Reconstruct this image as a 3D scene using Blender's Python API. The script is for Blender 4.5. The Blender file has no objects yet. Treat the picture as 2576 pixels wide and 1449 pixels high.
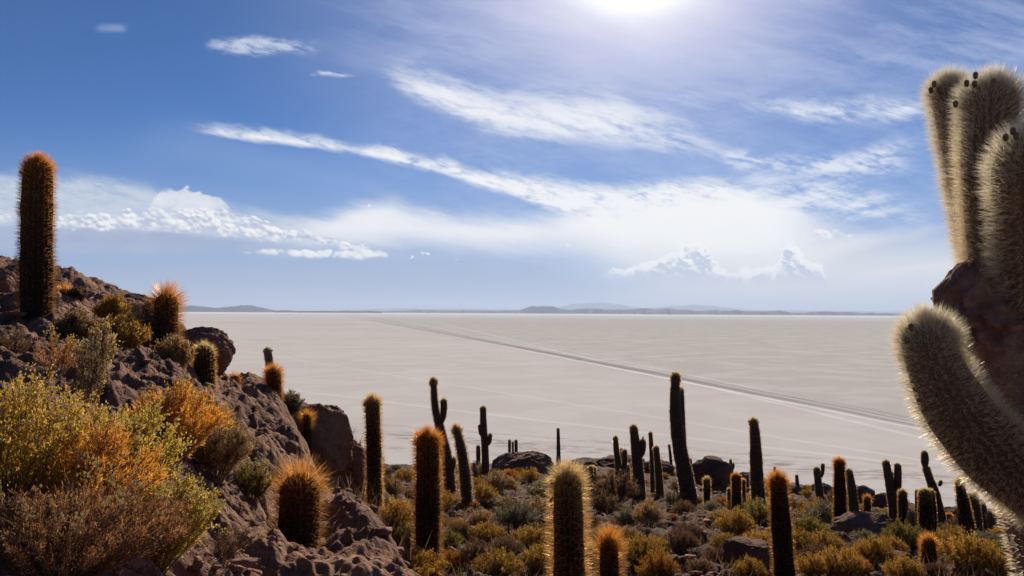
import bpy, math, random
import numpy as np
from mathutils import Vector, Matrix

sc = bpy.context.scene
COL = sc.collection
R = math.radians
FPX, CX, CY = 2003.0, 1288.0, 724.5      # photo measured on a 2576 x 1449 sheet
HOR = 785.6
PITCH, ROLL = math.atan((HOR - CY) / FPX), R(0.318)
F_ = np.array([0, math.cos(PITCH), math.sin(PITCH)])
U0 = np.array([0, -math.sin(PITCH), math.cos(PITCH)])
R0 = np.array([1.0, 0, 0])
RT = R0 * math.cos(ROLL) + U0 * math.sin(ROLL)
UP = U0 * math.cos(ROLL) - R0 * math.sin(ROLL)

# ------------------------------------------------------------------ camera
cam_d = bpy.data.cameras.new('camera')
cam_d.sensor_width = 36.0
cam_d.lens = 36.0 * FPX / 2576.0
cam_d.clip_start = 0.05
cam_d.clip_end = 300000.0
cam = bpy.data.objects.new('camera', cam_d)
COL.objects.link(cam)
m = Matrix.Identity(4)
for i in range(3):
    m[i][0], m[i][1], m[i][2] = RT[i], UP[i], -F_[i]
cam.matrix_world = m
sc.camera = cam
sc.view_settings.view_transform = 'Standard'
sc.view_settings.look = 'None'
sc.view_settings.exposure = 0.5
sc.view_settings.gamma = 1.0

# ------------------------------------------------------------------ sun and sky
SUN_AZ, SUN_EL = R(8.3), R(22.5)          # azimuth clockwise from +Y
SUN_DIR = Vector((math.sin(SUN_AZ) * math.cos(SUN_EL), math.cos(SUN_AZ) * math.cos(SUN_EL), math.sin(SUN_EL)))
sun_d = bpy.data.lights.new('sun', 'SUN')
sun_d.energy = 5.0
sun_d.angle = R(0.6)
sun_d.color = (1.0, 0.89, 0.74)
sun = bpy.data.objects.new('sun', sun_d)
sun.rotation_euler = SUN_DIR.to_track_quat('Z', 'Y').to_euler()
COL.objects.link(sun)

SKY_STRENGTH = 0.1


def s2l(c):
    return tuple(((v / 255) / 12.92 if v / 255 <= .04045 else ((v / 255 + .055) / 1.055) ** 2.4) for v in c)


class X:
    """A node socket with arithmetic (builds Math nodes)."""
    nt = None

    def __init__(s, sock):
        s.s = sock

    @staticmethod
    def op(o, *a, clamp=False):
        n = X.nt.nodes.new('ShaderNodeMath')
        n.operation = o
        n.use_clamp = clamp
        for i, v in enumerate(a):
            if isinstance(v, X):
                X.nt.links.new(v.s, n.inputs[i])
            else:
                n.inputs[i].default_value = v
        return X(n.outputs[0])

    def __add__(s, o): return X.op('ADD', s, o)
    __radd__ = __add__
    def __sub__(s, o): return X.op('SUBTRACT', s, o)
    def __rsub__(s, o): return X.op('SUBTRACT', o, s)
    def __mul__(s, o): return X.op('MULTIPLY', s, o)
    __rmul__ = __mul__
    def __truediv__(s, o): return X.op('DIVIDE', s, o)
    def __neg__(s): return X.op('MULTIPLY', s, -1.0)


def ss(x, a, b, lo=0.0, hi=1.0):
    n = X.nt.nodes.new('ShaderNodeMapRange')
    n.interpolation_type = 'SMOOTHSTEP'
    X.nt.links.new(x.s, n.inputs['Value'])
    n.inputs['From Min'].default_value = a
    n.inputs['From Max'].default_value = b
    n.inputs['To Min'].default_value = lo
    n.inputs['To Max'].default_value = hi
    return X(n.outputs[0])


def noise(vec, scale, detail=5, rough=.55, lac=2.0, dist=0.0, dims='3D'):
    n = X.nt.nodes.new('ShaderNodeTexNoise')
    n.noise_dimensions = dims
    n.inputs['Scale'].default_value = scale
    n.inputs['Detail'].default_value = detail
    n.inputs['Roughness'].default_value = rough
    n.inputs['Lacunarity'].default_value = lac
    n.inputs['Distortion'].default_value = dist
    if vec is not None:
        X.nt.links.new(vec.s, n.inputs['Vector'])
    return X(n.outputs[0])


def voro(vec, scale, feature='F1', rnd=1.0):
    n = X.nt.nodes.new('ShaderNodeTexVoronoi')
    n.feature = feature
    n.inputs['Scale'].default_value = scale
    n.inputs['Randomness'].default_value = rnd
    X.nt.links.new(vec.s, n.inputs['Vector'])
    return X(n.outputs['Distance'])


def comb(x, y, z=0.0):
    n = X.nt.nodes.new('ShaderNodeCombineXYZ')
    for i, v in enumerate((x, y, z)):
        if isinstance(v, X):
            X.nt.links.new(v.s, n.inputs[i])
        else:
            n.inputs[i].default_value = v
    return X(n.outputs[0])


def sep(v):
    n = X.nt.nodes.new('ShaderNodeSeparateXYZ')
    X.nt.links.new(v.s, n.inputs[0])
    return [X(o) for o in n.outputs]


def mixc(f, a, b):
    n = X.nt.nodes.new('ShaderNodeMix')
    n.data_type = 'RGBA'
    n.clamp_factor = True
    for sock, v in ((n.inputs[0], f), (n.inputs[6], a), (n.inputs[7], b)):
        if isinstance(v, X):
            X.nt.links.new(v.s, sock)
        elif isinstance(v, (int, float)):
            sock.default_value = v
        else:
            sock.default_value = (*v[:3], 1.0)
    return X(n.outputs[2])


def mulc(a, b, kind='MULTIPLY'):
    n = X.nt.nodes.new('ShaderNodeMix')
    n.data_type = 'RGBA'
    n.blend_type = kind
    n.inputs[0].default_value = 1.0
    for sock, v in ((n.inputs[6], a), (n.inputs[7], b)):
        if isinstance(v, X):
            X.nt.links.new(v.s, sock)
        else:
            sock.default_value = (*v[:3], 1.0)
    return X(n.outputs[2])


def curve(x, pts):
    """Piecewise smooth curve y(x), both in sheet units."""
    n = X.nt.nodes.new('ShaderNodeFloatCurve')
    c = n.mapping.curves[0]
    P = [(min(max(a / 2800 + .05, 0), 1), b / 1000) for a, b in pts]
    if P[0][0] > 0.001:
        P.insert(0, (0.0, P[0][1]))
    if P[-1][0] < .999:
        P.append((1.0, P[-1][1]))
    c.points[0].location = P[0]
    c.points[1].location = P[-1]
    for p in P[1:-1]:
        c.points.new(*p)
    for p in c.points:
        p.handle_type = 'AUTO_CLAMPED'
    n.mapping.update()
    t = X.op('ADD', x * (1 / 2800), .05)
    X.nt.links.new(t.s, n.inputs['Value'])
    return X(n.outputs[0]) * 1000.0


world = bpy.data.worlds.new('World')
sc.world = world
world.use_nodes = True
X.nt = world.node_tree
world.node_tree.nodes.clear()
tc = X.nt.nodes.new('ShaderNodeTexCoord')
dx, dy, dz = sep(X(tc.outputs['Generated']))
dyc = X.op('MAXIMUM', dy, .25)
sx = dx / dyc * FPX + CX                  # tangent-plane coordinates of the sky in front
sy = HOR - dz / dyc * FPX + (dx / dyc) * 11.0
front = ss(dy, .22, .45)
sky = X.nt.nodes.new('ShaderNodeTexSky')
sky.sky_type = 'NISHITA'
sky.sun_disc = False
sky.sun_elevation = SUN_EL
sky.sun_rotation = SUN_AZ
sky.altitude = 3650
sky.air_density = 1.0
sky.dust_density = 0.6
sky.ozone_density = 1.6
K = 1.0 / SKY_STRENGTH / 2 ** sc.view_settings.exposure


def cl(*c, g=1.0):
    return tuple(v * K * g for v in s2l(c))


col = mulc(X(sky.outputs[0]), (0.135, 0.315, 0.525))
# coordinate warps shared by the clouds
wv = comb(sx * .001, sy * .001)
wob = noise(wv, 6.0, 6, .6) - .5
wob2 = noise(comb(sx * .001, sy * .001, 3.3), 17.0, 6, .62) - .5
# wisps drawn out along the wind: falling gently to the right
rx = sx * .97 + sy * .24
ry = sy * .97 - sx * .24
wisp = noise(comb(rx * .001 + wob * .05, ry * .0048 + wob * .22, 1.0), 3.6, 9, .62)
wispf = noise(comb(rx * .001 + wob * .04, ry * .0042 + wob * .1, 5.0), 9.0, 9, .66)
rx2 = sx * .97 - sy * .24
ry2 = sy * .97 + sx * .24
wispg = noise(comb(rx * .001 + wob * .05, ry * .0036 + wob * .12, 11.0), 24.0, 7, .68)
wispb = noise(comb(rx2 * .001 + wob * .04, ry2 * .005 + wob * .16, 9.0), 5.0, 8, .62)
bil = noise(comb(sx * .001, sy * .0014, 2.0), 22.0, 8, .60)
def puff(ox, oy, sc_):
    return 1.0 - voro(comb(sx * .001 + wob2 * .035 + ox, sy * .00135 + wob2 * .03 + oy, 4.0), sc_)


bilr = puff(0.0, 0.0, 26.0) * .55 + puff(0.0, 0.0, 58.0) * .30 + bil * .15
bilr_s = puff(.003, -.0055, 26.0) * .55 + puff(.003, -.0055, 58.0) * .30 + bil * .15
bil_s = noise(comb(sx * .001 + .004, sy * .0014 - .0075, 2.0), 22.0, 4, .55)
bilb = noise(comb(sx * .001, sy * .0016, 7.0), 9.0, 6, .6)


def band(top, bot, st, sb, at, ab, nt, nb, x0, x1, fx=60.0, fx1=None):
    d = ss(sy + (nt - .5) * at - curve(sx, top), -st * .3, st) * ss(curve(sx, bot) - sy + (nb - .5) * ab, -sb * .3, sb)
    return d * ss(sx, x0, x0 + fx) * ss(sx, x1 - (fx1 or fx), x1, 1.0, 0.0)


def put(col, f, c):
    return mixc(f * front, col, c)


# whitening towards the horizon
hz = ss(sy, 260, 740)
col = put(col, hz * .66, cl(156, 176, 206))
col = put(col, ss(sx, -200, 900, .75, .9) * ss(sy, 470, 640) * ss(sx, 900, 1700, 1.0, .3) * .42, cl(158, 174, 204))
col = put(col, ss(sx, 1250, 2000) * ss(sy, 540, 690) * .93, cl(234, 234, 232))
# thin veil below the sun
sdx, sdy = (sx - 1590) * .82, (sy + 95)
rs = X.op('SQRT', sdx * sdx + sdy * sdy * 1.2)
veil = ss(wisp, .34, .72) * ss(sx, 620, 1150) * ss(sy, 90, 240, 1.0, 0.0)
col = put(col, veil * .42, cl(196, 206, 236))
col = put(col, ss(rs, 100, 1000, 1.0, 0.0) * .50, cl(180, 190, 230))
col = put(col, ss(rs, 60, 560, 1.0, 0.0) * .62, cl(220, 218, 242))
gv = ss(wisp * .5 + wispb * .3 + wispg * .2, .34, .66) * ss(sx, 700, 1300) * ss(sy, 30, 130)
col = put(col, gv * .30, cl(205, 216, 240))
# high cirrus
f = band([(900, 165), (1000, 160), (1150, 178), (1300, 215), (1480, 215), (1600, 240), (1700, 285), (1850, 350)],
         [(900, 178), (1000, 225), (1100, 280), (1250, 335), (1400, 360), (1600, 372), (1750, 395), (1850, 400)],
         90, 50, 100, 70, wisp, wispf, 925, 1850, 90, 60)
col = put(col, f * ss(wisp * .40 + wispf * .35 + wispg * .25, .34, .57) * .97, cl(244, 245, 250))
f = band([(1000, 290), (1300, 250), (1600, 200), (2000, 200)], [(1000, 300), (1300, 330), (1600, 330), (2000, 280)], 90, 90, 80, 80, wisp, wispf, 900, 2100, 200)
col = put(col, f * ss(wispf, .40, .70) * .38, cl(225, 230, 245))
f = band([(1820, 250), (1950, 238), (2100, 240), (2300, 236), (2450, 250)], [(1820, 262), (1950, 285), (2050, 306), (2200, 306), (2450, 270)],
         40, 30, 40, 40, wispb, wispf, 1830, 2400, 70, 130)
col = put(col, f * ss(wispf * .6 + wispg * .4, .36, .60) * .85, cl(236, 241, 250))
f = band([(1760, 385), (1850, 372), (1950, 385), (2100, 380), (2350, 330)], [(1760, 405), (1850, 425), (1960, 435), (2100, 450), (2350, 440)],
         36, 36, 60, 60, wisp, wispf, 1790, 2330, 50, 120)
col = put(col, f * ss(wispf * .4 + wispb * .3 + wispg * .3, .42, .56) * .8, cl(240, 243, 250))
f = band([(1700, 460), (1850, 440), (2000, 430), (2200, 470), (2400, 540)], [(1700, 600), (1900, 590), (2050, 560), (2200, 560), (2400, 570)],
         60, 50, 80, 60, wispb, wispb, 1800, 2420, 90, 150)
col = put(col, f * ss(wispb * .45 + wispf * .25 + wispg * .3, .40, .58) * .88, cl(238, 242, 249))
f = band([(480, 100), (540, 90), (680, 84), (800, 90)], [(480, 112), (570, 132), (650, 140), (720, 130), (800, 140)], 20, 18, 40, 40, bilb, wispf, 495, 810, 30, 60)
col = put(col, f * ss(wispf * .35 + bilb * .35 + wispg * .3, .43, .60) * .72, cl(222, 229, 243))
f = band([(760, 172), (820, 172), (890, 180)], [(760, 188), (820, 188), (890, 192)], 10, 8, 18, 14, wispf, bil, 770, 895, 15, 40)
col = put(col, f * ss(wispf, .36, .55) * .75, cl(225, 232, 245))
f = band([(220, 52), (300, 50)], [(220, 74), (300, 78)], 18, 18, 20, 20, wispf, wispf, 215, 315, 30)
col = put(col, f * .35, cl(200, 212, 236))
f = band([(430, 280), (700, 360), (1000, 440)], [(430, 420), (700, 460), (1000, 500)], 80, 60, 60, 60, wisp, wispf, 250, 1050, 250)
col = put(col, f * .12, cl(190, 208, 238))
# the long streak
f = band([(430, 313), (500, 314), (560, 311), (640, 318), (750, 332), (860, 352), (920, 362), (960, 362), (1050, 385), (1130, 394), (1170, 415), (1260, 428), (1400, 448), (1550, 460), (1660, 452), (1780, 446), (1850, 458), (1900, 485), (1960, 560)],
         [(430, 320), (500, 330), (560, 344), (750, 368), (900, 392), (1000, 412), (1100, 436), (1200, 470), (1300, 500), (1450, 556), (1600, 600), (1800, 630), (1960, 640)],
         34, 18, 84, 30, wispf * .35 + bilb * .35 + wispg * .3, wispf, 425, 1990, 120, 160)
col = put(col, f * ss(wispf * .35 + bil * .3 + wispg * .35, .33, .52), cl(247, 248, 250))
# the broad white bank
f = band([(560, 550), (700, 548), (800, 535), (900, 505), (950, 494), (1050, 515), (1150, 532), (1300, 536), (1500, 510), (1900, 470), (2100, 540), (2300, 590)],
         [(560, 640), (800, 630), (1000, 625), (1200, 640), (1400, 655), (1600, 700), (1800, 710), (2000, 700), (2300, 660)],
         60, 110, 50, 60, wispf, wisp, 560, 2250, 190, 330)
col = put(col, f * ss(wisp * .4 + wispf * .4 + wispg * .2, .10, .36), cl(251, 251, 251))
f = band([(640, 575), (760, 560), (900, 535), (1050, 545), (1300, 560)], [(640, 600), (800, 612), (1000, 618), (1300, 630)], 36, 50, 50, 40, wispf, wisp, 640, 1500, 160, 260)
col = put(col, f * ss(wisp * .5 + wispf * .5, .18, .46) * .8, cl(248, 248, 249))
f = band([(1850, 640), (2000, 618), (2150, 592), (2300, 566), (2500, 530)], [(1850, 690), (2000, 680), (2150, 640), (2300, 600), (2500, 560)],
         26, 44, 30, 30, wispb, wispb, 1800, 2420, 200, 130)
col = put(col, f * .85, cl(240, 241, 241))
# left anvil, grey belly, cumulus line
f = band([(-200, 436), (0, 430), (150, 428), (300, 444), (450, 482), (600, 512), (750, 552), (850, 590)], [(-200, 640), (0, 640), (300, 640), (600, 630), (850, 620)],
         40, 70, 40, 40, wispf, wisp, -400, 860, 60, 120)
col = put(col, f * ss(bilb * .4 + wispf * .6, .22, .58) * .82, cl(214, 221, 230))
f = band([(360, 500), (400, 474), (440, 468), (500, 478), (560, 500), (600, 528)], [(360, 530), (450, 556), (600, 560)], 7, 40, 34, 20, bilr - .12, bilb, 365, 610, 20, 60)
col = put(col, f * ss(bilb, .20, .60) * .85, cl(238, 241, 243))
f = band([(-200, 560), (0, 560), (300, 570), (600, 596), (760, 615), (1000, 640)], [(-200, 620), (0, 625), (300, 630), (600, 634), (800, 640), (1000, 650)],
         16, 26, 16, 16, wispf, wispf, -400, 900, 60, 260)
col = put(col, f * .62, cl(150, 164, 200))
relief = ss(bilr - bilr_s + (bil - bil_s) * .5, -.16, .15)
f = band([(-200, 530), (0, 528), (80, 545), (140, 530), (260, 534), (330, 522), (420, 514), (500, 520), (570, 524), (640, 545), (760, 578), (850, 602), (920, 622), (1010, 645)],
         [(-200, 560), (0, 556), (150, 574), (250, 580), (380, 584), (470, 590), (560, 596), (700, 606), (830, 622), (900, 632), (1010, 648)],
         6, 14, 46, 34, bilr - .06, bilr - .06, -400, 1010, 60, 50)
col = put(col, f * ss(bilr * .7 + bilb * .3, .22, .46), mixc(relief * ss(bilb, .1, .5), cl(180, 191, 214), cl(254, 254, 253)))
f = band([(590, 632), (680, 624), (780, 628), (880, 616), (950, 626), (1000, 642)], [(590, 638), (700, 644), (800, 650), (900, 653), (1000, 648)],
         5, 9, 24, 16, bilr - .06, bilr - .06, 590, 1005, 40, 30)
col = put(col, f * ss(bilr, .30, .46), mixc(relief, cl(222, 226, 234), cl(253, 253, 252)))
for (a, b, y0, y1) in ((905, 1005, 503, 528), (1022, 1115, 626, 652), (1135, 1200, 644, 656), (1405, 1440, 606, 620), (1855, 1885, 598, 614)):
    f = band([(a, y1), ((a * 2 + b) / 3, y0), (b, y1 - 4)], [(a, y1), (b, y1)], 5, 6, 26, 14, bilr - .12, bilr - .12, a, b, 14)
    col = put(col, f * ss(bilr, .46, .58) * .95, cl(252, 252, 252))
# heaped clouds on the right with bright rims
tops = [(1500, 690), (1560, 664), (1620, 652), (1680, 628), (1735, 606), (1765, 602), (1785, 622), (1800, 655), (1850, 676), (1910, 662), (1950, 664), (1972, 612), (2000, 606), (2030, 640), (2064, 652), (2084, 705), (2110, 730)]
bots = [(1500, 700), (1600, 712), (1800, 716), (2000, 716), (2110, 716)]
f = band(tops, bots, 5, 34, 46, 26, bilr - .12, bilb, 1500, 2090, 60, 20)
rim = ss(sy + (bilr - .62) * 90 - curve(sx, tops), 4, 26, 1.0, 0.0)
glow = ss(relief * .6 + bilb * .4, .42, .72) * ss(sy, 712, 660)
col = put(col, f * .9, mixc(X.op('MAXIMUM', rim, glow), cl(196, 207, 226), cl(254, 254, 253)))
f = band([(1450, 735), (1700, 712), (2150, 712)], [(1450, 775), (2150, 775)], 26, 30, 20, 20, wisp, wisp, 1400, 2500, 250)
col = put(col, f * .6, cl(222, 226, 232))
f = band([(1960, 612), (2040, 574), (2100, 578), (2150, 590)], [(1960, 620), (2060, 606), (2150, 604)], 5, 14, 32, 20, bilr - .12, bilr - .12, 1965, 2155, 40, 20)
col = put(col, f * ss(bilr, .36, .5) * .9, mixc(relief, cl(225, 228, 232), cl(252, 252, 252)))
f = band([(2100, 690), (2300, 660), (2700, 640)], [(2100, 730), (2300, 700), (2700, 690)], 10, 30, 30, 26, bil, bilb, 2080, 2900, 140)
col = put(col, f * .5, cl(240, 240, 240))
# rain-grey haze under the bank
f = band([(-300, 660), (600, 668), (1000, 650), (1300, 648), (1500, 700)], [(-300, 800), (1700, 800)], 40, 30, 40, 20, wisp, wisp, -500, 1750, 60, 420)
col = put(col, f * .55, cl(160, 178, 208))
# glare round the sun itself
gw = ss(wisp, .25, .75, .75, 1.1)
col = put(col, ss(rs, 70, 420, 1.0, 0.0) * .62 * gw, cl(238, 236, 250))
col = put(col, ss(rs, 60, 270, 1.0, 0.0) * .8 * gw, cl(252, 250, 255))
col = put(col, ss(rs, 20, 190, 1.0, 0.0), cl(255, 255, 255, g=1.4))
bg = X.nt.nodes.new('ShaderNodeBackground')
X.nt.links.new(col.s, bg.inputs['Color'])
bg.inputs['Strength'].default_value = SKY_STRENGTH
wo = X.nt.nodes.new('ShaderNodeOutputWorld')
X.nt.links.new(bg.outputs[0], wo.inputs['Surface'])


# ------------------------------------------------------------------ numpy helpers
def ray(px, py):
    d = F_ + (px - CX) / FPX * RT - (py - CY) / FPX * UP
    return d / d[1]                        # per metre of forward depth


def P3(px, py, d):
    return ray(px, py) * d


_rs = np.random.RandomState(7)
_perm = np.concatenate([_rs.permutation(256)] * 3)
_ga = _rs.rand(256) * 2 * np.pi
_gx, _gy = np.cos(_ga), np.sin(_ga)


def perlin(x, y):
    xi, yi = np.floor(x).astype(int), np.floor(y).astype(int)
    xf, yf = x - xi, y - yi
    xi &= 255
    yi &= 255
    u, v = xf * xf * xf * (xf * (xf * 6 - 15) + 10), yf * yf * yf * (yf * (yf * 6 - 15) + 10)

    def g(ix, iy, fx, fy):
        h = _perm[_perm[ix] + iy]
        return _gx[h] * fx + _gy[h] * fy
    a = g(xi, yi, xf, yf)
    b = g(xi + 1, yi, xf - 1, yf)
    c = g(xi, yi + 1, xf, yf - 1)
    d = g(xi + 1, yi + 1, xf - 1, yf - 1)
    return (a + u * (b - a)) * (1 - v) + (c + u * (d - c)) * v


def fbm(x, y, o=4, g=.5):
    s, a = 0, 1.0
    for i in range(o):
        s = s + a * perlin(x * 2 ** i + 17.3 * i, y * 2 ** i + 9.1 * i)
        a *= g
    return s


def worley(x, y):
    xi, yi = np.floor(x).astype(int), np.floor(y).astype(int)
    best = np.full(x.shape, 9.0)
    for i in (-1, 0, 1):
        for j in (-1, 0, 1):
            h = _perm[_perm[(xi + i) & 255] + ((yi + j) & 255)]
            h2 = _perm[h + 31]
            best = np.minimum(best, (xi + i + h / 256 - x) ** 2 + (yi + j + h2 / 256 - y) ** 2)
    return np.sqrt(best)


def sst(x, a, b):
    t = np.clip((x - a) / (b - a), 0, 1)
    return t * t * (3 - 2 * t)


def new_mesh(name, V, faces, mats=(), smooth=True, attrs=None, mat_idx=None):
    """V (n,3); faces: list of int arrays (m,k)."""
    me = bpy.data.meshes.new(name)
    V = np.ascontiguousarray(V, dtype=np.float32)
    me.vertices.add(len(V))
    me.vertices.foreach_set('co', V.ravel())
    loops = np.concatenate([f.ravel() for f in faces]).astype(np.int32)
    tot = np.concatenate([np.full(len(f), f.shape[1]) for f in faces]).astype(np.int32)
    start = np.concatenate([[0], np.cumsum(tot)[:-1]]).astype(np.int32)
    me.loops.add(len(loops))
    me.loops.foreach_set('vertex_index', loops)
    me.polygons.add(len(tot))
    me.polygons.foreach_set('loop_start', start)
    me.polygons.foreach_set('loop_total', tot)
    if smooth:
        me.polygons.foreach_set('use_smooth', np.ones(len(tot), dtype=bool))
    for k, a in (attrs or {}).items():
        at = me.attributes.new(k, 'FLOAT', 'POINT')
        at.data.foreach_set('value', np.ascontiguousarray(a, dtype=np.float32))
    for mt in mats:
        me.materials.append(mt)
    if mat_idx is not None:
        me.polygons.foreach_set('material_index', np.asarray(mat_idx, dtype=np.int32))
    me.update(calc_edges=True)
    me.validate()
    return me


def link(name, me, parent=None, loc=None):
    o = bpy.data.objects.new(name, me)
    COL.objects.link(o)
    if parent is not None:
        o.parent = parent
    if loc is not None:
        o.location = loc
    return o


def tag(o, label=None, cat=None, group=None, kind=None):
    if label:
        o['label'] = label
    if cat:
        o['category'] = cat
    if group:
        o['group'] = group
    if kind:
        o['kind'] = kind
    return o


def empty(name, loc):
    o = bpy.data.objects.new(name, None)
    o.empty_display_size = .1
    o.location = loc
    COL.objects.link(o)
    return o


def copy_tree(o, parent=None):
    c = o.copy()
    COL.objects.link(c)
    if parent is not None:
        c.parent = parent
    for ch in list(o.children):
        copy_tree(ch, c)
    return c


# ------------------------------------------------------------------ materials
def new_mat(name):
    mt = bpy.data.materials.new(name)
    mt.use_nodes = True
    nt = mt.node_tree
    nt.nodes.clear()
    X.nt = nt
    out = nt.nodes.new('ShaderNodeOutputMaterial')
    return mt, nt, out


def principled(nt, out, base, rough=.9, spec=.2, normal=None):
    b = nt.nodes.new('ShaderNodeBsdfPrincipled')
    if isinstance(base, X):
        nt.links.new(base.s, b.inputs['Base Color'])
    else:
        b.inputs['Base Color'].default_value = (*base, 1)
    b.inputs['Roughness'].default_value = rough
    b.inputs['Specular IOR Level'].default_value = spec
    if normal is not None:
        nt.links.new(normal.s, b.inputs['Normal'])
    nt.links.new(b.outputs[0], out.inputs['Surface'])
    return b


def bump(h, strength, dist):
    n = X.nt.nodes.new('ShaderNodeBump')
    n.inputs['Strength'].default_value = strength
    n.inputs['Distance'].default_value = dist
    X.nt.links.new(h.s, n.inputs['Height'])
    return X(n.outputs[0])


def pos():
    n = X.nt.nodes.new('ShaderNodeNewGeometry')
    return X(n.outputs['Position'])


def attr(name):
    n = X.nt.nodes.new('ShaderNodeAttribute')
    n.attribute_name = name
    return X(n.outputs['Fac'])


def rock_mat(name, tone=1.0):
    mt, nt, out = new_mat(name)
    p = pos()
    a = noise(p, .9, 8, .6)
    b = noise(p, 6.0, 8, .65)
    c = noise(p, 34.0, 6, .7)
    v = voro(p, 13.0)
    v2 = voro(p, 42.0)
    base = mixc(ss(a, .35, .68), (.1749 * tone, .0800 * tone, .0512 * tone), (.2968 * tone, .1535 * tone, .0976 * tone))
    base = mixc(ss(b, .52, .72) * .55, base, (.4028 * tone, .2325 * tone, .1520 * tone))
    base = mixc(ss(b, .28, .42, .6, 0.0), base, (.07 * tone, .035 * tone, .026 * tone))
    base = mixc(ss(c, .56, .72) * .45, base, (.4664 * tone, .2976 * tone, .2000 * tone))
    h = b * .55 + c * .22 + ss(v, .0, .5) * .45 + ss(v2, .0, .45) * .16
    principled(nt, out, base, .95, .08, bump(h, .9, .05))
    return mt


M_ROCK = rock_mat('volcanic_rock')
M_DARKROCK = rock_mat('dark_rock', .62)


def ground_mat():
    mt, nt, out = new_mat('rocky_ground')
    p = pos()
    a = noise(p, .9, 8, .6)
    b = noise(p, 6.0, 8, .65)
    c = noise(p, 34.0, 6, .7)
    v = voro(p, 13.0)
    v2 = voro(p, 42.0)
    rk = attr('rocky')
    rock = mixc(ss(a, .35, .68), (.1431, .0670, .0424), (.2491, .1302, .0824))
    rock = mixc(ss(b, .52, .72) * .55, rock, (.3710, .2139, .1400))
    rock = mixc(ss(b, .28, .42, .6, 0.0), rock, (.075, .038, .029))
    soil = mixc(ss(a, .38, .62), (.062, .031, .020), (.125, .068, .040))
    soil = mixc(ss(b, .5, .7) * .5, soil, (.20, .118, .072))
    base = mixc(rk, soil, rock)
    base = mixc(ss(c, .57, .72) * .35, base, (.30, .215, .165))
    h = b * .55 + c * .22 + ss(v, .0, .5) * .45 + ss(v2, .0, .45) * .16
    principled(nt, out, base, .95, .08, bump(h, .9, .05))
    return mt


M_GROUND = ground_mat()


def spine_mat(name, young, old, trans=.85, gloss=.45):
    mt, nt, out = new_mat(name)
    ag = attr('age')
    vr = attr('var')
    base = mixc(ag, young, old)
    base = mulc(base, mixc(vr, (.60, .58, .55), (1.0, .98, .95)))
    d = nt.nodes.new('ShaderNodeBsdfDiffuse')
    t = nt.nodes.new('ShaderNodeBsdfTranslucent')
    g = nt.nodes.new('ShaderNodeBsdfGlossy')
    g.inputs['Roughness'].default_value = .42
    for q in (d, t, g):
        nt.links.new(base.s, q.inputs[0])
    mx = nt.nodes.new('ShaderNodeMixShader')
    mx.inputs[0].default_value = trans
    nt.links.new(d.outputs[0], mx.inputs[1])
    nt.links.new(t.outputs[0], mx.inputs[2])
    m2 = nt.nodes.new('ShaderNodeMixShader')
    m2.inputs[0].default_value = gloss
    nt.links.new(mx.outputs[0], m2.inputs[1])
    nt.links.new(g.outputs[0], m2.inputs[2])
    nt.links.new(m2.outputs[0], out.inputs[0])
    return mt


M_SP = {
    'orange': spine_mat('orange_spines', (.93, .43, .085), (.42, .21, .085)),
    'gold': spine_mat('golden_spines', (.95, .72, .34), (.85, .50, .20)),
    'white': spine_mat('white_spines', (.98, .90, .70), (.96, .79, .53)),
    'dark': spine_mat('brown_spines', (.90, .70, .42), (.66, .47, .29)),
}


def flesh_mat(name, top, low):
    mt, nt, out = new_mat(name)
    p = pos()
    ag = attr('age')
    n = noise(p, 14, 5, .6)
    base = mixc(ag, top, low)
    base = mulc(base, mixc(n, (.6, .6, .6), (1.35, 1.3, 1.25)))
    principled(nt, out, base, .8, .15, bump(noise(p, 90, 4, .6), .5, .01))
    return mt


M_FL = {
    'orange': flesh_mat('orange_cactus_skin', (.105, .050, .012), (.036, .020, .013)),
    'gold': flesh_mat('golden_cactus_skin', (.12, .090, .034), (.034, .022, .014)),
    'white': flesh_mat('pale_cactus_skin', (.19, .11, .06), (.115, .062, .038)),
    'dark': flesh_mat('dark_cactus_skin', (.115, .082, .046), (.085, .058, .042)),
    'green': flesh_mat('green_cactus_skin', (.14, .17, .12), (.07, .09, .06)),
}
M_SP['green'] = spine_mat('grey_spines', (.72, .68, .50), (.5, .46, .34))


def plain_mat(name, c1, c2, scale=20, rough=.9, bs=.4):
    mt, nt, out = new_mat(name)
    p = pos()
    n = noise(p, scale, 6, .6)
    principled(nt, out, mixc(ss(n, .3, .7), c1, c2), rough, .1, bump(n, bs, .02))
    return mt


M_BUD = plain_mat('dried_flower_fuzz', (.09, .062, .040), (.22, .16, .11), 60)
M_TWIG = plain_mat('dry_twig_bark', (.12, .075, .045), (.24, .165, .10), 40)


def bark_mat():
    mt, nt, out = new_mat('corky_cactus_bark')
    p = pos()
    w = noise(p, 7, 4, .6)
    ve = voro(p, 31.0, 'DISTANCE_TO_EDGE')
    n = noise(p, 9, 7, .65)
    n2 = noise(p, 40, 7, .7)
    base = mixc(ss(n, .35, .65), (.19, .096, .072), (.34, .195, .145))
    base = mixc(ss(n2, .55, .72) * .5, base, (.46, .30, .235))
    base = mixc(ss(ve, .0, .05, .5, 0.0) * ss(w, .55, .68), base, (.05, .026, .02))
    principled(nt, out, base, .9, .15, bump(n2 * .7 + n * .7, 1.0, .03))
    return mt


M_BARK = bark_mat()


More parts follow.
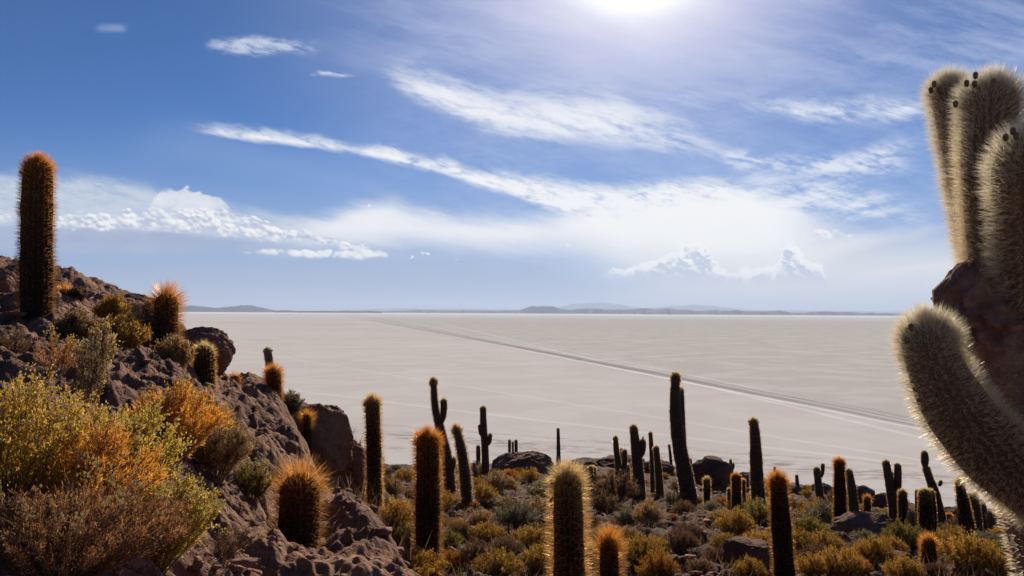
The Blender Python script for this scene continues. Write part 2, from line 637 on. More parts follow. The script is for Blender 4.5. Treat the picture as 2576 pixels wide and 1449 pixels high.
def leaf_mat(name, c1, c2, c3, trans=.5):
    mt, nt, out = new_mat(name)
    vr = attr('var')
    base = mixc(ss(vr, 0, .55), c1, c2)
    base = mixc(ss(vr, .6, 1.0), base, c3)
    oi = nt.nodes.new('ShaderNodeObjectInfo')
    base = mulc(base, mixc(X(oi.outputs['Random']), (.78, .80, .82), (1.15, 1.12, 1.08)))
    d = nt.nodes.new('ShaderNodeBsdfDiffuse')
    t = nt.nodes.new('ShaderNodeBsdfTranslucent')
    nt.links.new(base.s, d.inputs[0])
    nt.links.new(base.s, t.inputs[0])
    mx = nt.nodes.new('ShaderNodeMixShader')
    mx.inputs[0].default_value = trans
    nt.links.new(d.outputs[0], mx.inputs[1])
    nt.links.new(t.outputs[0], mx.inputs[2])
    nt.links.new(mx.outputs[0], out.inputs[0])
    return mt


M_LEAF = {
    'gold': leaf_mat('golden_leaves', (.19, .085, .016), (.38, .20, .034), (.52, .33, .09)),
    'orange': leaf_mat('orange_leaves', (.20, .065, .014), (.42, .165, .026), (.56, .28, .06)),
    'sungold': leaf_mat('sunlit_golden_leaves', (.44, .21, .026), (.76, .45, .055), (.86, .60, .14), .62),  # sun copies for the front bushes: sunlight put into the leaf colour
    'sunolive': leaf_mat('sunlit_olive_leaves', (.30, .20, .028), (.60, .41, .055), (.78, .58, .15), .62),
    'sunorange': leaf_mat('sunlit_orange_leaves', (.40, .15, .025), (.68, .29, .04), (.80, .45, .10), .62),
    'olive': leaf_mat('olive_leaves', (.085, .062, .016), (.21, .155, .036), (.38, .285, .085)),
    'dryred': leaf_mat('reddish_dry_leaves', (.16, .065, .028), (.32, .14, .055), (.48, .27, .12), .5),
    'dry': leaf_mat('dry_twig_leaves', (.085, .044, .025), (.165, .090, .050), (.30, .19, .11), .4),
    'grey': leaf_mat('grey_green_leaves', (.095, .078, .044), (.185, .158, .092), (.32, .28, .18)),
    'beige': leaf_mat('beige_leaves', (.16, .085, .036), (.31, .185, .08), (.46, .32, .17)),
}
M_FLOWER = leaf_mat('cream_flower_heads', (.66, .55, .28), (.80, .70, .40), (.86, .80, .56), .65)

# ------------------------------------------------------------------ terrain
SALT_Z = -25.0
CTRL = {
    -700: [(1.2, 1900), (3, 1150), (5, 850), (8, 640), (13, 480), (20, 470), (40, 600)],
    -300: [(1.2, 2000), (3, 1250), (5, 950), (8, 770), (13, 600), (20, 620), (40, 780)],
    0: [(1.2, 2300), (2.4, 1500), (4.5, 960), (6, 862), (9, 752), (13, 648), (16, 690), (25, 800), (45, 900)],
    150: [(2.4, 1500), (4.5, 1000), (6, 900), (8, 795), (10, 755), (13, 692), (16, 740), (25, 850)],
    300: [(1.2, 2400), (2.4, 1540), (4.5, 1060), (6, 955), (8, 860), (10, 810), (13, 742), (16, 790), (25, 880)],
    420: [(2.6, 1520), (5, 1085), (7.7, 908), (10, 850), (12, 790), (15, 820), (25, 920), (45, 960)],
    560: [(3, 1490), (5, 1190), (6.5, 1080), (8, 1000), (9.5, 952), (10.5, 950), (13, 1010), (20, 1070), (40, 1040)],
    640: [(1.2, 2500), (3, 1510), (5, 1240), (8, 1075), (10.5, 985), (12, 968), (15, 1040), (25, 1085), (45, 1065)],
    760: [(3.2, 1490), (5.2, 1395), (6.5, 1275), (8, 1130), (8.8, 1125), (10.5, 1130), (12, 1058), (13, 1022), (16, 1070), (22, 1130), (40, 1130)],
    800: [(3.4, 1490), (5, 1402), (6.5, 1300), (7.5, 1220), (8.5, 1245), (11, 1232), (12.3, 1090), (13.5, 1040), (16, 1085), (22, 1150), (40, 1170), (60, 1168), (75, 1188)],
    700: [(3.1, 1490), (5.1, 1330), (6.5, 1190), (8, 1098), (9.5, 1042), (10.5, 1014), (12, 1000), (14, 1030), (22, 1110), (45, 1090)],
    850: [(3.5, 1495), (4.9, 1390), (6.3, 1290), (7.2, 1242), (8.5, 1282), (11.5, 1258), (13, 1110), (14, 1070), (17, 1120), (25, 1182), (45, 1178), (60, 1170)],
    900: [(3.6, 1500), (4.8, 1380), (6, 1278), (7, 1305), (10, 1330), (13, 1275), (14.5, 1155), (15.5, 1142), (18, 1185), (25, 1215), (45, 1183), (60, 1172), (80, 1200)],
    980: [(1.2, 2600), (3.9, 1500), (5, 1390), (5.6, 1348), (6.5, 1400), (9, 1420), (12, 1350), (25, 1240), (50, 1180), (62, 1172), (85, 1205)],
    1060: [(4.2, 1520), (4.7, 1462), (5.5, 1550), (8, 1530), (12, 1370), (25, 1245), (45, 1195), (62, 1174), (90, 1222)],
    1200: [(1.2, 2700), (4, 1800), (8, 1560), (10, 1450), (15, 1330), (25, 1250), (45, 1193), (65, 1174), (90, 1222)],
    1450: [(4, 1900), (8, 1600), (10, 1470), (15, 1340), (25, 1262), (40, 1216), (65, 1177), (95, 1220)],
    1700: [(1.5, 2600), (4, 1900), (8, 1600), (10, 1480), (15, 1348), (25, 1275), (35, 1243), (50, 1203), (68, 1182), (95, 1228)],
    1900: [(4, 1900), (8, 1600), (10, 1490), (15, 1362), (25, 1294), (40, 1244), (60, 1207), (90, 1232)],
    2100: [(4, 1900), (10, 1500), (15, 1384), (25, 1314), (40, 1258), (55, 1234), (80, 1252)],
    2300: [(1.5, 2600), (4, 1900), (10, 1510), (15, 1404), (25, 1338), (40, 1288), (50, 1272), (75, 1290)],
    2500: [(4, 1850), (10, 1520), (15, 1414), (25, 1353), (40, 1308), (50, 1300), (75, 1318)],
    2900: [(1.5, 2500), (4, 1850), (10, 1530), (15, 1430), (25, 1370), (40, 1330), (75, 1340)],
    3600: [(1.5, 2500), (4, 1850), (10, 1540), (25, 1380), (75, 1350)],
}
cp = []
for px, rows in CTRL.items():
    rows = [r for r in rows if r[0] < 85] + [(115, 1262), (160, 1190)]
    for d, py in rows:
        rr = ray(px, py)
        cp.append((rr[0], math.log(d), rr[2]))
cp = np.array(cp)


def tps_fit(c):
    X_, Y_, Z_ = c[:, 0] * 3.0, c[:, 1], c[:, 2]
    n = len(c)
    r2 = (X_[:, None] - X_[None]) ** 2 + (Y_[:, None] - Y_[None]) ** 2
    Km = r2 * np.log(r2 + 1e-12) + np.eye(n) * 1e-3
    Pm = np.stack([np.ones(n), X_, Y_], 1)
    A = np.block([[Km, Pm], [Pm.T, np.zeros((3, 3))]])
    w = np.linalg.solve(A, np.concatenate([Z_, np.zeros(3)]))
    return X_, Y_, w


_tx, _ty, _tw = tps_fit(cp)


def base_slope(t, lr):
    sh = t.shape
    a, b = np.clip(t.ravel(), -1.6, 1.6) * 3.0, lr.ravel()
    out = np.empty(len(a))
    for i in range(0, len(a), 60000):
        A, B = a[i:i + 60000, None], b[i:i + 60000, None]
        r2 = (A - _tx) ** 2 + (B - _ty) ** 2
        out[i:i + 60000] = (r2 * np.log(r2 + 1e-12)) @ _tw[:-3] + _tw[-3] + _tw[-2] * A[:, 0] + _tw[-1] * B[:, 0]
    return out.reshape(sh)


def rockiness(x, y):
    px = x / np.maximum(y, .3) * FPX + CX
    e = np.interp(y, [1, 5, 6, 7.5, 10, 15, 20, 45], [1200, 1090, 960, 850, 800, 860, 800, 700])
    e = e + 60 * perlin(x * .7, y * .7)
    return 1 - sst(px, e - 40, e + 60)


def terrain(x, y):
    """Ground height at x (right), y (forward)."""
    x, y = np.asarray(x, float), np.asarray(y, float)
    yy = np.maximum(y, .8)
    z = base_slope(x / yy, np.log(yy)) * yy
    rk = rockiness(x, yy)
    wx0, wy0 = x + .25 * perlin(x * 1.6, y * 1.6), y + .25 * perlin(x * 1.6 + 50, y * 1.6)
    big = fbm(x * .55 + 3, y * .55, 4) * .22
    q_ = fbm(wx0 * .8 + 11, wy0 * .8 + 3, 2)
    big = big + .06 * (sst(q_, -.05, .05) + sst(q_, .22, .30) + sst(q_, -.35, -.27)) - .08
    wx, wy = x + .12 * perlin(x * 3, y * 3), y + .12 * perlin(x * 3 + 50, y * 3)
    lump = fbm(wx * 1.3, wy * 1.3, 3) * .13 + fbm(wx * 3.7 + 9, wy * 3.7, 3) * .055
    rdg = np.abs(perlin(wx * 2.3 + 5, wy * 2.3)) * -.10
    pit = np.minimum(worley(wx * 6.5, wy * 6.5) - .42, 0) * .13 + np.minimum(worley(x * 13, y * 13) - .45, 0) * .075 + fbm(x * 8, y * 8, 4, .6) * .040 + rdg
    nr = big * .8 + lump + pit + .05
    lump2 = np.maximum(.14 - worley(wx * 1.1 + 40, wy * 1.1) ** 2, 0) * .9 + np.maximum(.12 - worley(wx * 3 + 4, wy * 3) ** 2, 0) * .4 - np.abs(perlin(wx * 2.1, wy * 2.1 + 9)) * .10 + (worley(x * 9, y * 9) - .5) * .03
    nv = fbm(x * .3, y * .3 + 7, 3) * .28 + lump2 + fbm(x * 2.2, y * 2.2, 5, .6) * .09
    amp = np.clip((yy - .6) / 4, .25, 1)
    z = z + (nr * rk + nv * (1 - rk)) * amp
    # the hollow in which the squat cactus stands
    z = z - .13 * np.exp(-((x + 1.38) ** 2 + (y - 4.95) ** 2) / .45 ** 2)
    return z


def hit(px, py, dmin=1.0, dmax=130):
    d = np.exp(np.linspace(math.log(dmin), math.log(dmax), 900))
    r = ray(px, py)
    z = terrain(r[0] * d, d)
    below = np.nonzero(r[2] * d <= z)[0]
    if len(below) == 0:
        return None
    i = below[0]
    return float(d[i])


def ground_at(x, y):
    return float(terrain(np.array([x]), np.array([y]))[0])


th = np.concatenate([np.linspace(-100, -37, 60)[:-1], np.linspace(-37, 37, 760), np.linspace(37, 100, 60)[1:]])
th = np.radians(th)
rr = np.exp(np.linspace(math.log(.9), math.log(150), 860))
TH, RR = np.meshgrid(th, rr)
# forward depth = radius * cos(theta) in front; the ground turns over smoothly to the sides
GX, GY = RR * np.sin(TH), RR * np.cos(TH)
GZ = terrain(GX, GY)
side = sst(np.abs(TH), R(60), R(95))
GZ = GZ * (1 - side) + side * (-1.5 - RR * .21)
V = np.stack([GX, GY, GZ], -1).reshape(-1, 3)
nr_, nc_ = TH.shape
idx = np.arange(nr_ * nc_).reshape(nr_, nc_)
FQ = np.stack([idx[:-1, :-1], idx[:-1, 1:], idx[1:, 1:], idx[1:, :-1]], -1).reshape(-1, 4)
me = new_mesh('ground', V, [FQ], [M_GROUND], True, {'rocky': rockiness(V[:, 0], np.maximum(V[:, 1], .8))})
tag(link('ground', me), kind='structure')

# ------------------------------------------------------------------ salt flat
mt, nt, out = new_mat('salt_crust')
p = pos()
px_, py_, pz_ = sep(p)
dist = X.op('SQRT', px_ * px_ + py_ * py_)
big = noise(comb(px_ * .001, py_ * .001), 3.0, 8, .6)
mid = noise(comb(px_ * .01, py_ * .01), 4.0, 8, .62)
fine = noise(comb(px_ * .1, py_ * .1), 6.0, 8, .65)
wl = (noise(comb(px_ * .01, py_ * .01, 4.0), 1.6, 5, .6) - .5)


def line(x0, y0, x1, y1, w, soft=.6, wobble=3.0):
    L = math.hypot(x1 - x0, y1 - y0)
    nx_, ny_ = -(y1 - y0) / L, (x1 - x0) / L
    return px_ * nx_ + py_ * ny_ - (x0 * nx_ + y0 * ny_) + wl * wobble


def track(x0, y0, x1, y1, w, soft=.5, wobble=3.0):
    d = X.op('ABSOLUTE', line(x0, y0, x1, y1, w, soft, wobble))
    return ss(d, w * (1 - soft), w * (1 + soft), 1.0, 0.0)


def at(px, py):
    r = ray(px, py)
    k = SALT_Z / r[2]
    return r[0] * k, k


# which side of the main road: right side is greyer
A_, B_ = at(1060, 830), at(1760, 968)
side_d = line(*A_, *B_, 1, wobble=8)
base = mixc(ss(big, .38, .62), (.58, .535, .50), (.655, .61, .575))
base = mixc(ss(side_d, -4, 4, 1.0, 0.0) * .35, base, (.675, .63, .595))
base = mixc(ss(side_d, -14, 20) * .8, base, (.535, .525, .478))
base = mixc(ss(mid, .44, .60) * .42, base, (.72, .685, .65))
base = mixc(ss(fine, .58, .75) * .30, base, (.78, .75, .71))
base = mixc(ss(fine, .25, .38, .35, 0.0), base, (.46, .42, .385))
# far bright bands: grazing shine off the salt, painted into its colour
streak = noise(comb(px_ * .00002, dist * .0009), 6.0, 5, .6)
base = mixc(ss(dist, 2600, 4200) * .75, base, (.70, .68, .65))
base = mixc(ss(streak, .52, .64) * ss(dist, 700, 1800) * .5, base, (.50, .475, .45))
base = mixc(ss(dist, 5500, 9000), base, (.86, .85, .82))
# roads: pale ridges and a browner worn strip
for (a, b, w, soft, wob, c, amt) in (
    ((1060, 830), (1760, 968), 1.3, .6, 2.0, (.90, .89, .87), .85),
    ((1760, 968), (2420, 1125), 1.0, .7, 3.0, (.88, .87, .85), .45),
    ((1010, 820), (1470, 905), 4.0, .8, 6.0, (.33, .30, .28), .7),
    ((1470, 905), (2000, 1010), 2.2, .8, 4.0, (.33, .305, .285), .62),
    ((1720, 940), (2560, 1110), .8, .7, 3.0, (.86, .85, .84), .35),
    ((1040, 812), (1740, 952), 1.0, .7, 4.0, (.88, .87, .85), .4),
    ((760, 985), (2300, 1170), 1.1, .8, 4.0, (.84, .83, .81), .4),
    ((1000, 945), (1900, 1090), .9, .8, 5.0, (.84, .83, .81), .35),
    ((600, 960), (1500, 905), 1.0, .8, 8.0, (.88, .87, .86), .35),
    ((580, 880), (2300, 840), 2.0, .8, 20., (.88, .87, .86), .35),
    ((1500, 850), (2250, 900), 1.6, .8, 10., (.86, .85, .83), .35),
):
    t = track(*at(*a), *at(*b), w, soft, wob)
    base = mixc(t * amt * ss(mid, .25, .55, .5, 1.0), base, c)
# worn, dirty strip that follows the shore
shore = line(*at(900, 1085), *at(2350, 1205), 1, wobble=16)
brk = noise(comb(px_ * .10, py_ * .35, 8.0), 2.6, 8, .7)
for (o, w, amt) in ((0, 7, .85), (12, 3, .5), (-10, 2.5, .5), (32, 2.0, .35)):
    t = ss(X.op('ABSOLUTE', shore + o), w * .2, w, 1.0, 0.0)
    base = mixc(t * ss(brk, .46, .60) * amt, base, (.30, .262, .235))
spots = noise(comb(px_ * .06, py_ * .16, 2.0), 3.0, 6, .6)
base = mixc(ss(spots, .70, .76) * ss(dist, 260, 150) * .7, base, (.34, .30, .27))
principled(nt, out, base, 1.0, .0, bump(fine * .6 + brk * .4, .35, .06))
ang = np.linspace(0, 2 * np.pi, 97)[:-1]
rad = np.array([60, 110, 160, 260, 500, 1200, 4000, 12000, 40000.0])
V = np.concatenate([[[0, 0, 0]]] + [np.stack([np.sin(ang) * q, np.cos(ang) * q, ang * 0], 1) for q in rad]) + np.array([0, 0, SALT_Z])
ft = np.array([[0, 1 + (i + 1) % 96, 1 + i] for i in range(96)])
fq = np.array([[1 + k * 96 + i, 1 + k * 96 + (i + 1) % 96, 1 + (k + 1) * 96 + (i + 1) % 96, 1 + (k + 1) * 96 + i] for k in range(len(rad) - 1) for i in range(96)])
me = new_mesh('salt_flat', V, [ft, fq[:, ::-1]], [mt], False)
tag(link('salt_flat', me), kind='structure')

# ------------------------------------------------------------------ far hills
M_HILL = plain_mat('distant_hill_ground', (.045, .04, .04), (.08, .07, .065), .004, .95, .2)


def hill(name, prof, depth, thick, seed):
    """A ridge with rounded front and back slopes, standing on the salt."""
    xs = np.linspace(prof[0][0], prof[-1][0], 420)
    ys = np.interp(xs, [q[0] for q in prof], [q[1] for q in prof])
    rs_ = np.random.RandomState(seed)
    jag = np.convolve(rs_.randn(460), np.hanning(15) / 7, 'same')[20:440] * 1.5 + np.convolve(rs_.randn(460), np.hanning(5) / 2, 'same')[20:440] * .45
    hor = HOR + (xs - CX) * .00555
    hgt = np.maximum(hor - ys + jag * np.clip((hor - ys) / 6, 0, 1), 0) / FPX * depth
    yoff = np.convolve(rs_.randn(500), np.ones(40) / 40, 'same')[40:460] * thick * 1.2
    rows = []
    for f, hh in ((-1, -.02), (-.75, .22), (-.45, .62), (-.2, .92), (0, 1.0), (.3, .8), (.7, .3), (1, -.02)):
        yv = depth + yoff + f * thick * (.35 + .65 * np.clip(hgt / max(hgt.max(), 1), 0, 1))
        wob_ = 1 + .12 * np.sin(xs * .11 + f * 5) * (1 - abs(f)) if f else 1
        rows.append(np.stack([(xs - CX) / FPX * depth, yv, SALT_Z - 1 + (hgt + 26 * (hgt > 0)) * hh * wob_], 1))
    V = np.concatenate(rows)
    n = len(xs)
    i = np.arange(n * len(rows)).reshape(len(rows), n)
    F = np.stack([i[:-1, :-1], i[:-1, 1:], i[1:, 1:], i[1:, :-1]], -1).reshape(-1, 4)
    tag(link(name, new_mesh(name, V, [F], [M_HILL], True)), kind='structure')


hill('hills', [(380, 783), (440, 773), (480, 769), (510, 771), (545, 775), (580, 771), (610, 768), (628, 767), (650, 773), (680, 779), (705, 782.5)], 15000, 600, 1)
hill('hills', [(690, 782.5), (720, 780), (745, 782.5), (800, 782), (860, 781.6), (930, 782), (960, 783)], 13500, 200, 2)
hill('mountains', [(830, 783), (900, 778), (1000, 776), (1100, 776), (1200, 777), (1300, 779), (1400, 774), (1440, 764), (1475, 762), (1520, 762), (1570, 769), (1620, 775), (1680, 772), (1740, 767), (1790, 769), (1850, 777), (1920, 780), (2050, 781), (2300, 784), (2420, 787)], 44000, 900, 3)
hill('hills', [(960, 783), (1050, 780), (1150, 781), (1280, 781), (1305, 779), (1325, 775), (1340, 770), (1358, 769), (1375, 768.5), (1392, 771), (1408, 776), (1440, 779), (1480, 775), (1520, 777), (1570, 779), (1620, 776), (1650, 778), (1690, 776), (1740, 781), (1800, 780), (1850, 782), (1900, 783), (1960, 787)], 19000, 500, 4)
hill('hills', [(1600, 786), (1650, 782), (1700, 781), (1730, 779), (1750, 783), (1800, 784), (1850, 780), (1880, 783), (1920, 783), (1960, 781), (1990, 786), (2020, 786.5), (2060, 784), (2110, 784), (2150, 786), (2190, 787), (2260, 788.5), (2320, 789.5), (2400, 791)], 15500, 400, 5)


# ------------------------------------------------------------------ boulders
def boulder_mesh(seed, n=84, rough=.26, flat=.0):
    rs_ = np.random.RandomState(seed)
    u = np.linspace(0, 2 * np.pi, n * 2, endpoint=False)
    v = np.linspace(0, np.pi, n)
    Uu, Vv = np.meshgrid(u, v)
    D = np.stack([np.sin(Vv) * np.cos(Uu), np.sin(Vv) * np.sin(Uu), np.cos(Vv)], -1).reshape(-1, 3)
    off = rs_.rand(3) * 60
    def n3(P, s):
        return (perlin(P[:, 0] * s + off[0], P[:, 1] * s + P[:, 2] * s * .7 + off[1]) + perlin(P[:, 2] * s + off[2], P[:, 0] * s * .8 - P[:, 1] * s * .6 + off[0])) * .7
    r = 1 + rough * (n3(D, 1.4) + .45 * n3(D, 3.2) + .22 * n3(D, 7) + .17 * n3(D, 15) + .11 * n3(D, 30) + .06 * n3(D, 60))
    r = r + .05 * np.minimum(worley(Uu.ravel() * 3.2 + off[0], D[:, 2] * 5 + off[1]) - .5, 0)
    # a few cleaved faces
    for k in range(7):
        q = rs_.randn(3)
        q /= np.linalg.norm(q)
        lim = .80 + rs_.rand() * .15
        dd = (D * r[:, None]) @ q
        r = np.where(dd > lim, r * (lim + (dd - lim) * .25) / np.maximum(dd, 1e-6), r)
    P = D * r[:, None]
    i = np.arange(n * n * 2).reshape(n, n * 2)
    j = np.roll(i, -1, 1)
    F = np.stack([i[:-1], i[1:], j[1:], j[:-1]], -1).reshape(-1, 4)
    return P, F


def boulder(label, px, py, w, h, d, seed, dark=True, cat='boulder', depth=None, sink=0.0, name='boulder', group=None):
    """px, py: centre on the sheet; w, h: size there; d: distance in metres."""
    P, F = boulder_mesh(seed)
    s = d / FPX
    c = P3(px, py, d)
    P = P * np.array([w * .5 * s, (depth or w) * .5 * s, h * .5 * s]) / 1.0
    base = np.array([c[0], c[1], c[2] - h * .5 * s])
    P = P + (c - base)
    o = link(name, new_mesh(name, P, [F], [M_DARKROCK if dark else M_ROCK], True), loc=base)
    tag(o, label, cat, group)
    return o


boulder('big rounded brown boulder overhanging the salt flat beside the golden topped cactus', 515, 885, 135, 130, 9.3, 11, False)
boulder('smooth brown rock dome at the photo edge left of the tall column cactus', 5, 722, 95, 90, 9.2, 12, False)
boulder('broad shaded rock bulge dropping towards the salt flat below the tiny orange cactus', 778, 1120, 215, 205, 12.2, 13, False)
boulder('dark weathered rock shoulder left of the slender flowered cactus', 856, 1185, 150, 170, 13, 43, False)
boulder('low wide dark rock mound carrying three tiny cacti on the far crest', 1318, 1186, 175, 92, 47, 14, True)
boulder('dark steep boulder on the crest right of the tall double stemmed cactus', 1790, 1190, 108, 84, 40, 15, True)
boulder('large dark sloping boulder in the bushes on the right slope', 2180, 1345, 170, 110, 19, 16, True)
boulder('dark rounded crest rock behind the cactus with one short raised arm', 2070, 1240, 76, 46, 46, 17, True)
boulder('dark crest rock behind the leaning bare cactus', 2165, 1252, 74, 60, 40, 18, True)
boulder('small brown crest rock left of the pronged grey cactus', 2228, 1262, 58, 40, 38, 19, True)
boulder('flat dark rock on the right part of the crest under the giant cactus', 2388, 1297, 84, 42, 33, 20, True)
boulder('long low dark rock on the far crest behind the thin lone cactus', 1485, 1172, 110, 36, 60, 21, True)
boulder('low dark rock on the far crest behind the armed cactus pair', 1565, 1168, 120, 42, 58, 22, True)
boulder('dark jagged crest rock beside the base of the tall double cactus', 1650, 1176, 90, 40, 52, 23, True)
boulder('small dark rock on the crest between two pale rimmed cacti', 1878, 1206, 52, 36, 44, 24, True)
boulder('dark low rock on the crest at the foot of the far short cactus', 1990, 1236, 60, 30, 42, 25, True)
boulder('dark brown rock half buried among golden bushes near the orange capped column', 1880, 1395, 130, 80, 11.3, 26, True)
boulder('small pale stone lying on bare soil beside the short orange cactus', 1606, 1342, 38, 22, 15, 27, False)
boulder('low brown rock on the ridge left of the long spined orange cactus', 345, 770, 90, 60, 12.5, 28, True)
boulder('dark lumpy ridge rock behind the tall column cactus', 235, 735, 130, 60, 13, 29, True)
boulder('rounded dark rock at the lower right among dry bushes', 2260, 1410, 90, 44, 13, 30, True)
boulder('shaded rock beside the leaning dark cactus', 1230, 1275, 90, 40, 21, 31, True)

# loose stones: too many to count
rs_ = np.random.RandomState(99)
sv, sf, n0 = [], [], 0
t8 = np.array([[1, 0, 0], [-1, 0, 0], [0, 1, 0], [0, -1, 0], [0, 0, 1], [0, 0, -1], [.7, .7, .5], [-.7, .6, .5], [.6, -.7, .5], [-.6, -.7, .4]])
f8 = np.array([[4, 6, 7], [4, 8, 6], [4, 9, 8], [4, 7, 9], [6, 0, 2], [6, 2, 7], [7, 2, 1], [7, 1, 9], [9, 1, 3], [9, 3, 8], [8, 3, 0], [8, 0, 6], [5, 2, 0], [5, 1, 2], [5, 3, 1], [5, 0, 3]])
Ns = 5200
pxs = rs_.uniform(-200, 2750, Ns)
ds = np.exp(rs_.uniform(math.log(2.6), math.log(45), Ns))
xs_ = (pxs - CX) / FPX * ds
zs_ = terrain(xs_, ds)
rk_s = rockiness(xs_, ds)
for k in range(Ns):
    if rk_s[k] > .4 and rs_.rand() < .82:
        continue
    s = .012 + .05 * rs_.rand() ** 3 * (1 + ds[k] / 12)
    a = rs_.rand() * 6.28
    q = t8 * (1 + .3 * rs_.randn(10, 1)) * s * np.array([1, .8, .6])
    q = q @ np.array([[math.cos(a), math.sin(a), 0], [-math.sin(a), math.cos(a), 0], [0, 0, 1]])
    sv.append(q + np.array([xs_[k], ds[k], zs_[k] + s * .2]))
    sf.append(f8 + n0)
    n0 += 10
tag(link('rubble', new_mesh('rubble', np.concatenate(sv), [np.concatenate(sf)], [M_ROCK], False)),
    'loose brown stones strewn over the slope', 'rubble', kind='stuff')


# ------------------------------------------------------------------ cacti
def resample(P, Rr, step):
    P, Rr = np.asarray(P, float), np.asarray(Rr, float)
    for _ in range(2):                       # Chaikin keeps the ends
        a, b = P[:-1] * .75 + P[1:] * .25, P[:-1] * .25 + P[1:] * .75
        ra, rb = Rr[:-1] * .75 + Rr[1:] * .25, Rr[:-1] * .25 + Rr[1:] * .75
        P = np.concatenate([P[:1], np.stack([a, b], 1).reshape(-1, 3), P[-1:]])
        Rr = np.concatenate([Rr[:1], np.stack([ra, rb], 1).ravel(), Rr[-1:]])
    L = np.concatenate([[0], np.cumsum(np.linalg.norm(np.diff(P, axis=0), axis=1))])
    tot = L[-1]
    rt = Rr[-1]
    dome = min(rt * 1.05, tot * .6)
    s = np.concatenate([np.arange(0, tot - dome, step), tot - dome + dome * np.sin(np.linspace(0, np.pi / 2, 9))])
    C = np.stack([np.interp(s, L, P[:, k]) for k in range(3)], 1)
    rad = np.interp(s, L, Rr)
    t = np.clip((s - (tot - dome)) / dome, 0, 1)
    rad = rad * np.sqrt(np.maximum(1 - t ** 2, 0.0004))
    return s, C, rad, tot


def frames(C):
    T = np.gradient(C, axis=0)
    T /= np.linalg.norm(T, axis=1)[:, None] + 1e-9
    N = np.zeros_like(T)
    n = np.cross(T[0], [0, 1, 0.01])
    if np.linalg.norm(n) < .1:
        n = np.cross(T[0], [1, 0, 0])
    for i in range(len(T)):
        n = n - T[i] * (n @ T[i])
        n /= np.linalg.norm(n)
        N[i] = n
    return T, N, np.cross(T, N)


def tri_wave(a):
    return 1 - 2 * np.abs(((a / (2 * np.pi)) % 1.0) * 2 - 1)    # +1 mid, -1 at 0


def stem_geo(P, Rr, ribs, per, step, rng, amp=.12, zone=.5):
    s, C, rad, tot = resample(P, Rr, step)
    T, N, B = frames(C)
    ph = rng.rand() * 6
    n = ribs * per
    a = np.arange(n) / n * 2 * np.pi
    rib = -tri_wave(a * ribs)                                     # +1 on the rib at a=0
    wave = 1 + .025 * np.sin(s * 9 + ph) + .02 * np.sin(s * 23 + ph * 2)
    rr_ = (rad * wave)[:, None] * (1 + amp * rib[None])
    V = C[:, None] + rr_[..., None] * (np.cos(a)[None, :, None] * N[:, None] + np.sin(a)[None, :, None] * B[:, None])
    V = V.reshape(-1, 3)
    m = len(s)
    i = np.arange(m * n).reshape(m, n)
    j = np.roll(i, -1, 1)
    F = np.stack([i[:-1], j[:-1], j[1:], i[1:]], -1).reshape(-1, 4)
    V = np.concatenate([V, C[-1:] + T[-1:] * rad[-1] * .2])
    cap = np.stack([i[-1], j[-1], np.full(n, m * n)], -1)
    age = np.concatenate([np.repeat(np.clip((tot - s) / zone, 0, 1), n), [0]])
    return dict(V=V, F=[F, cap], age=age, s=s, C=C, rad=rad, T=T, N=N, B=B, tot=tot, ribs=ribs, amp=amp, wave=wave)


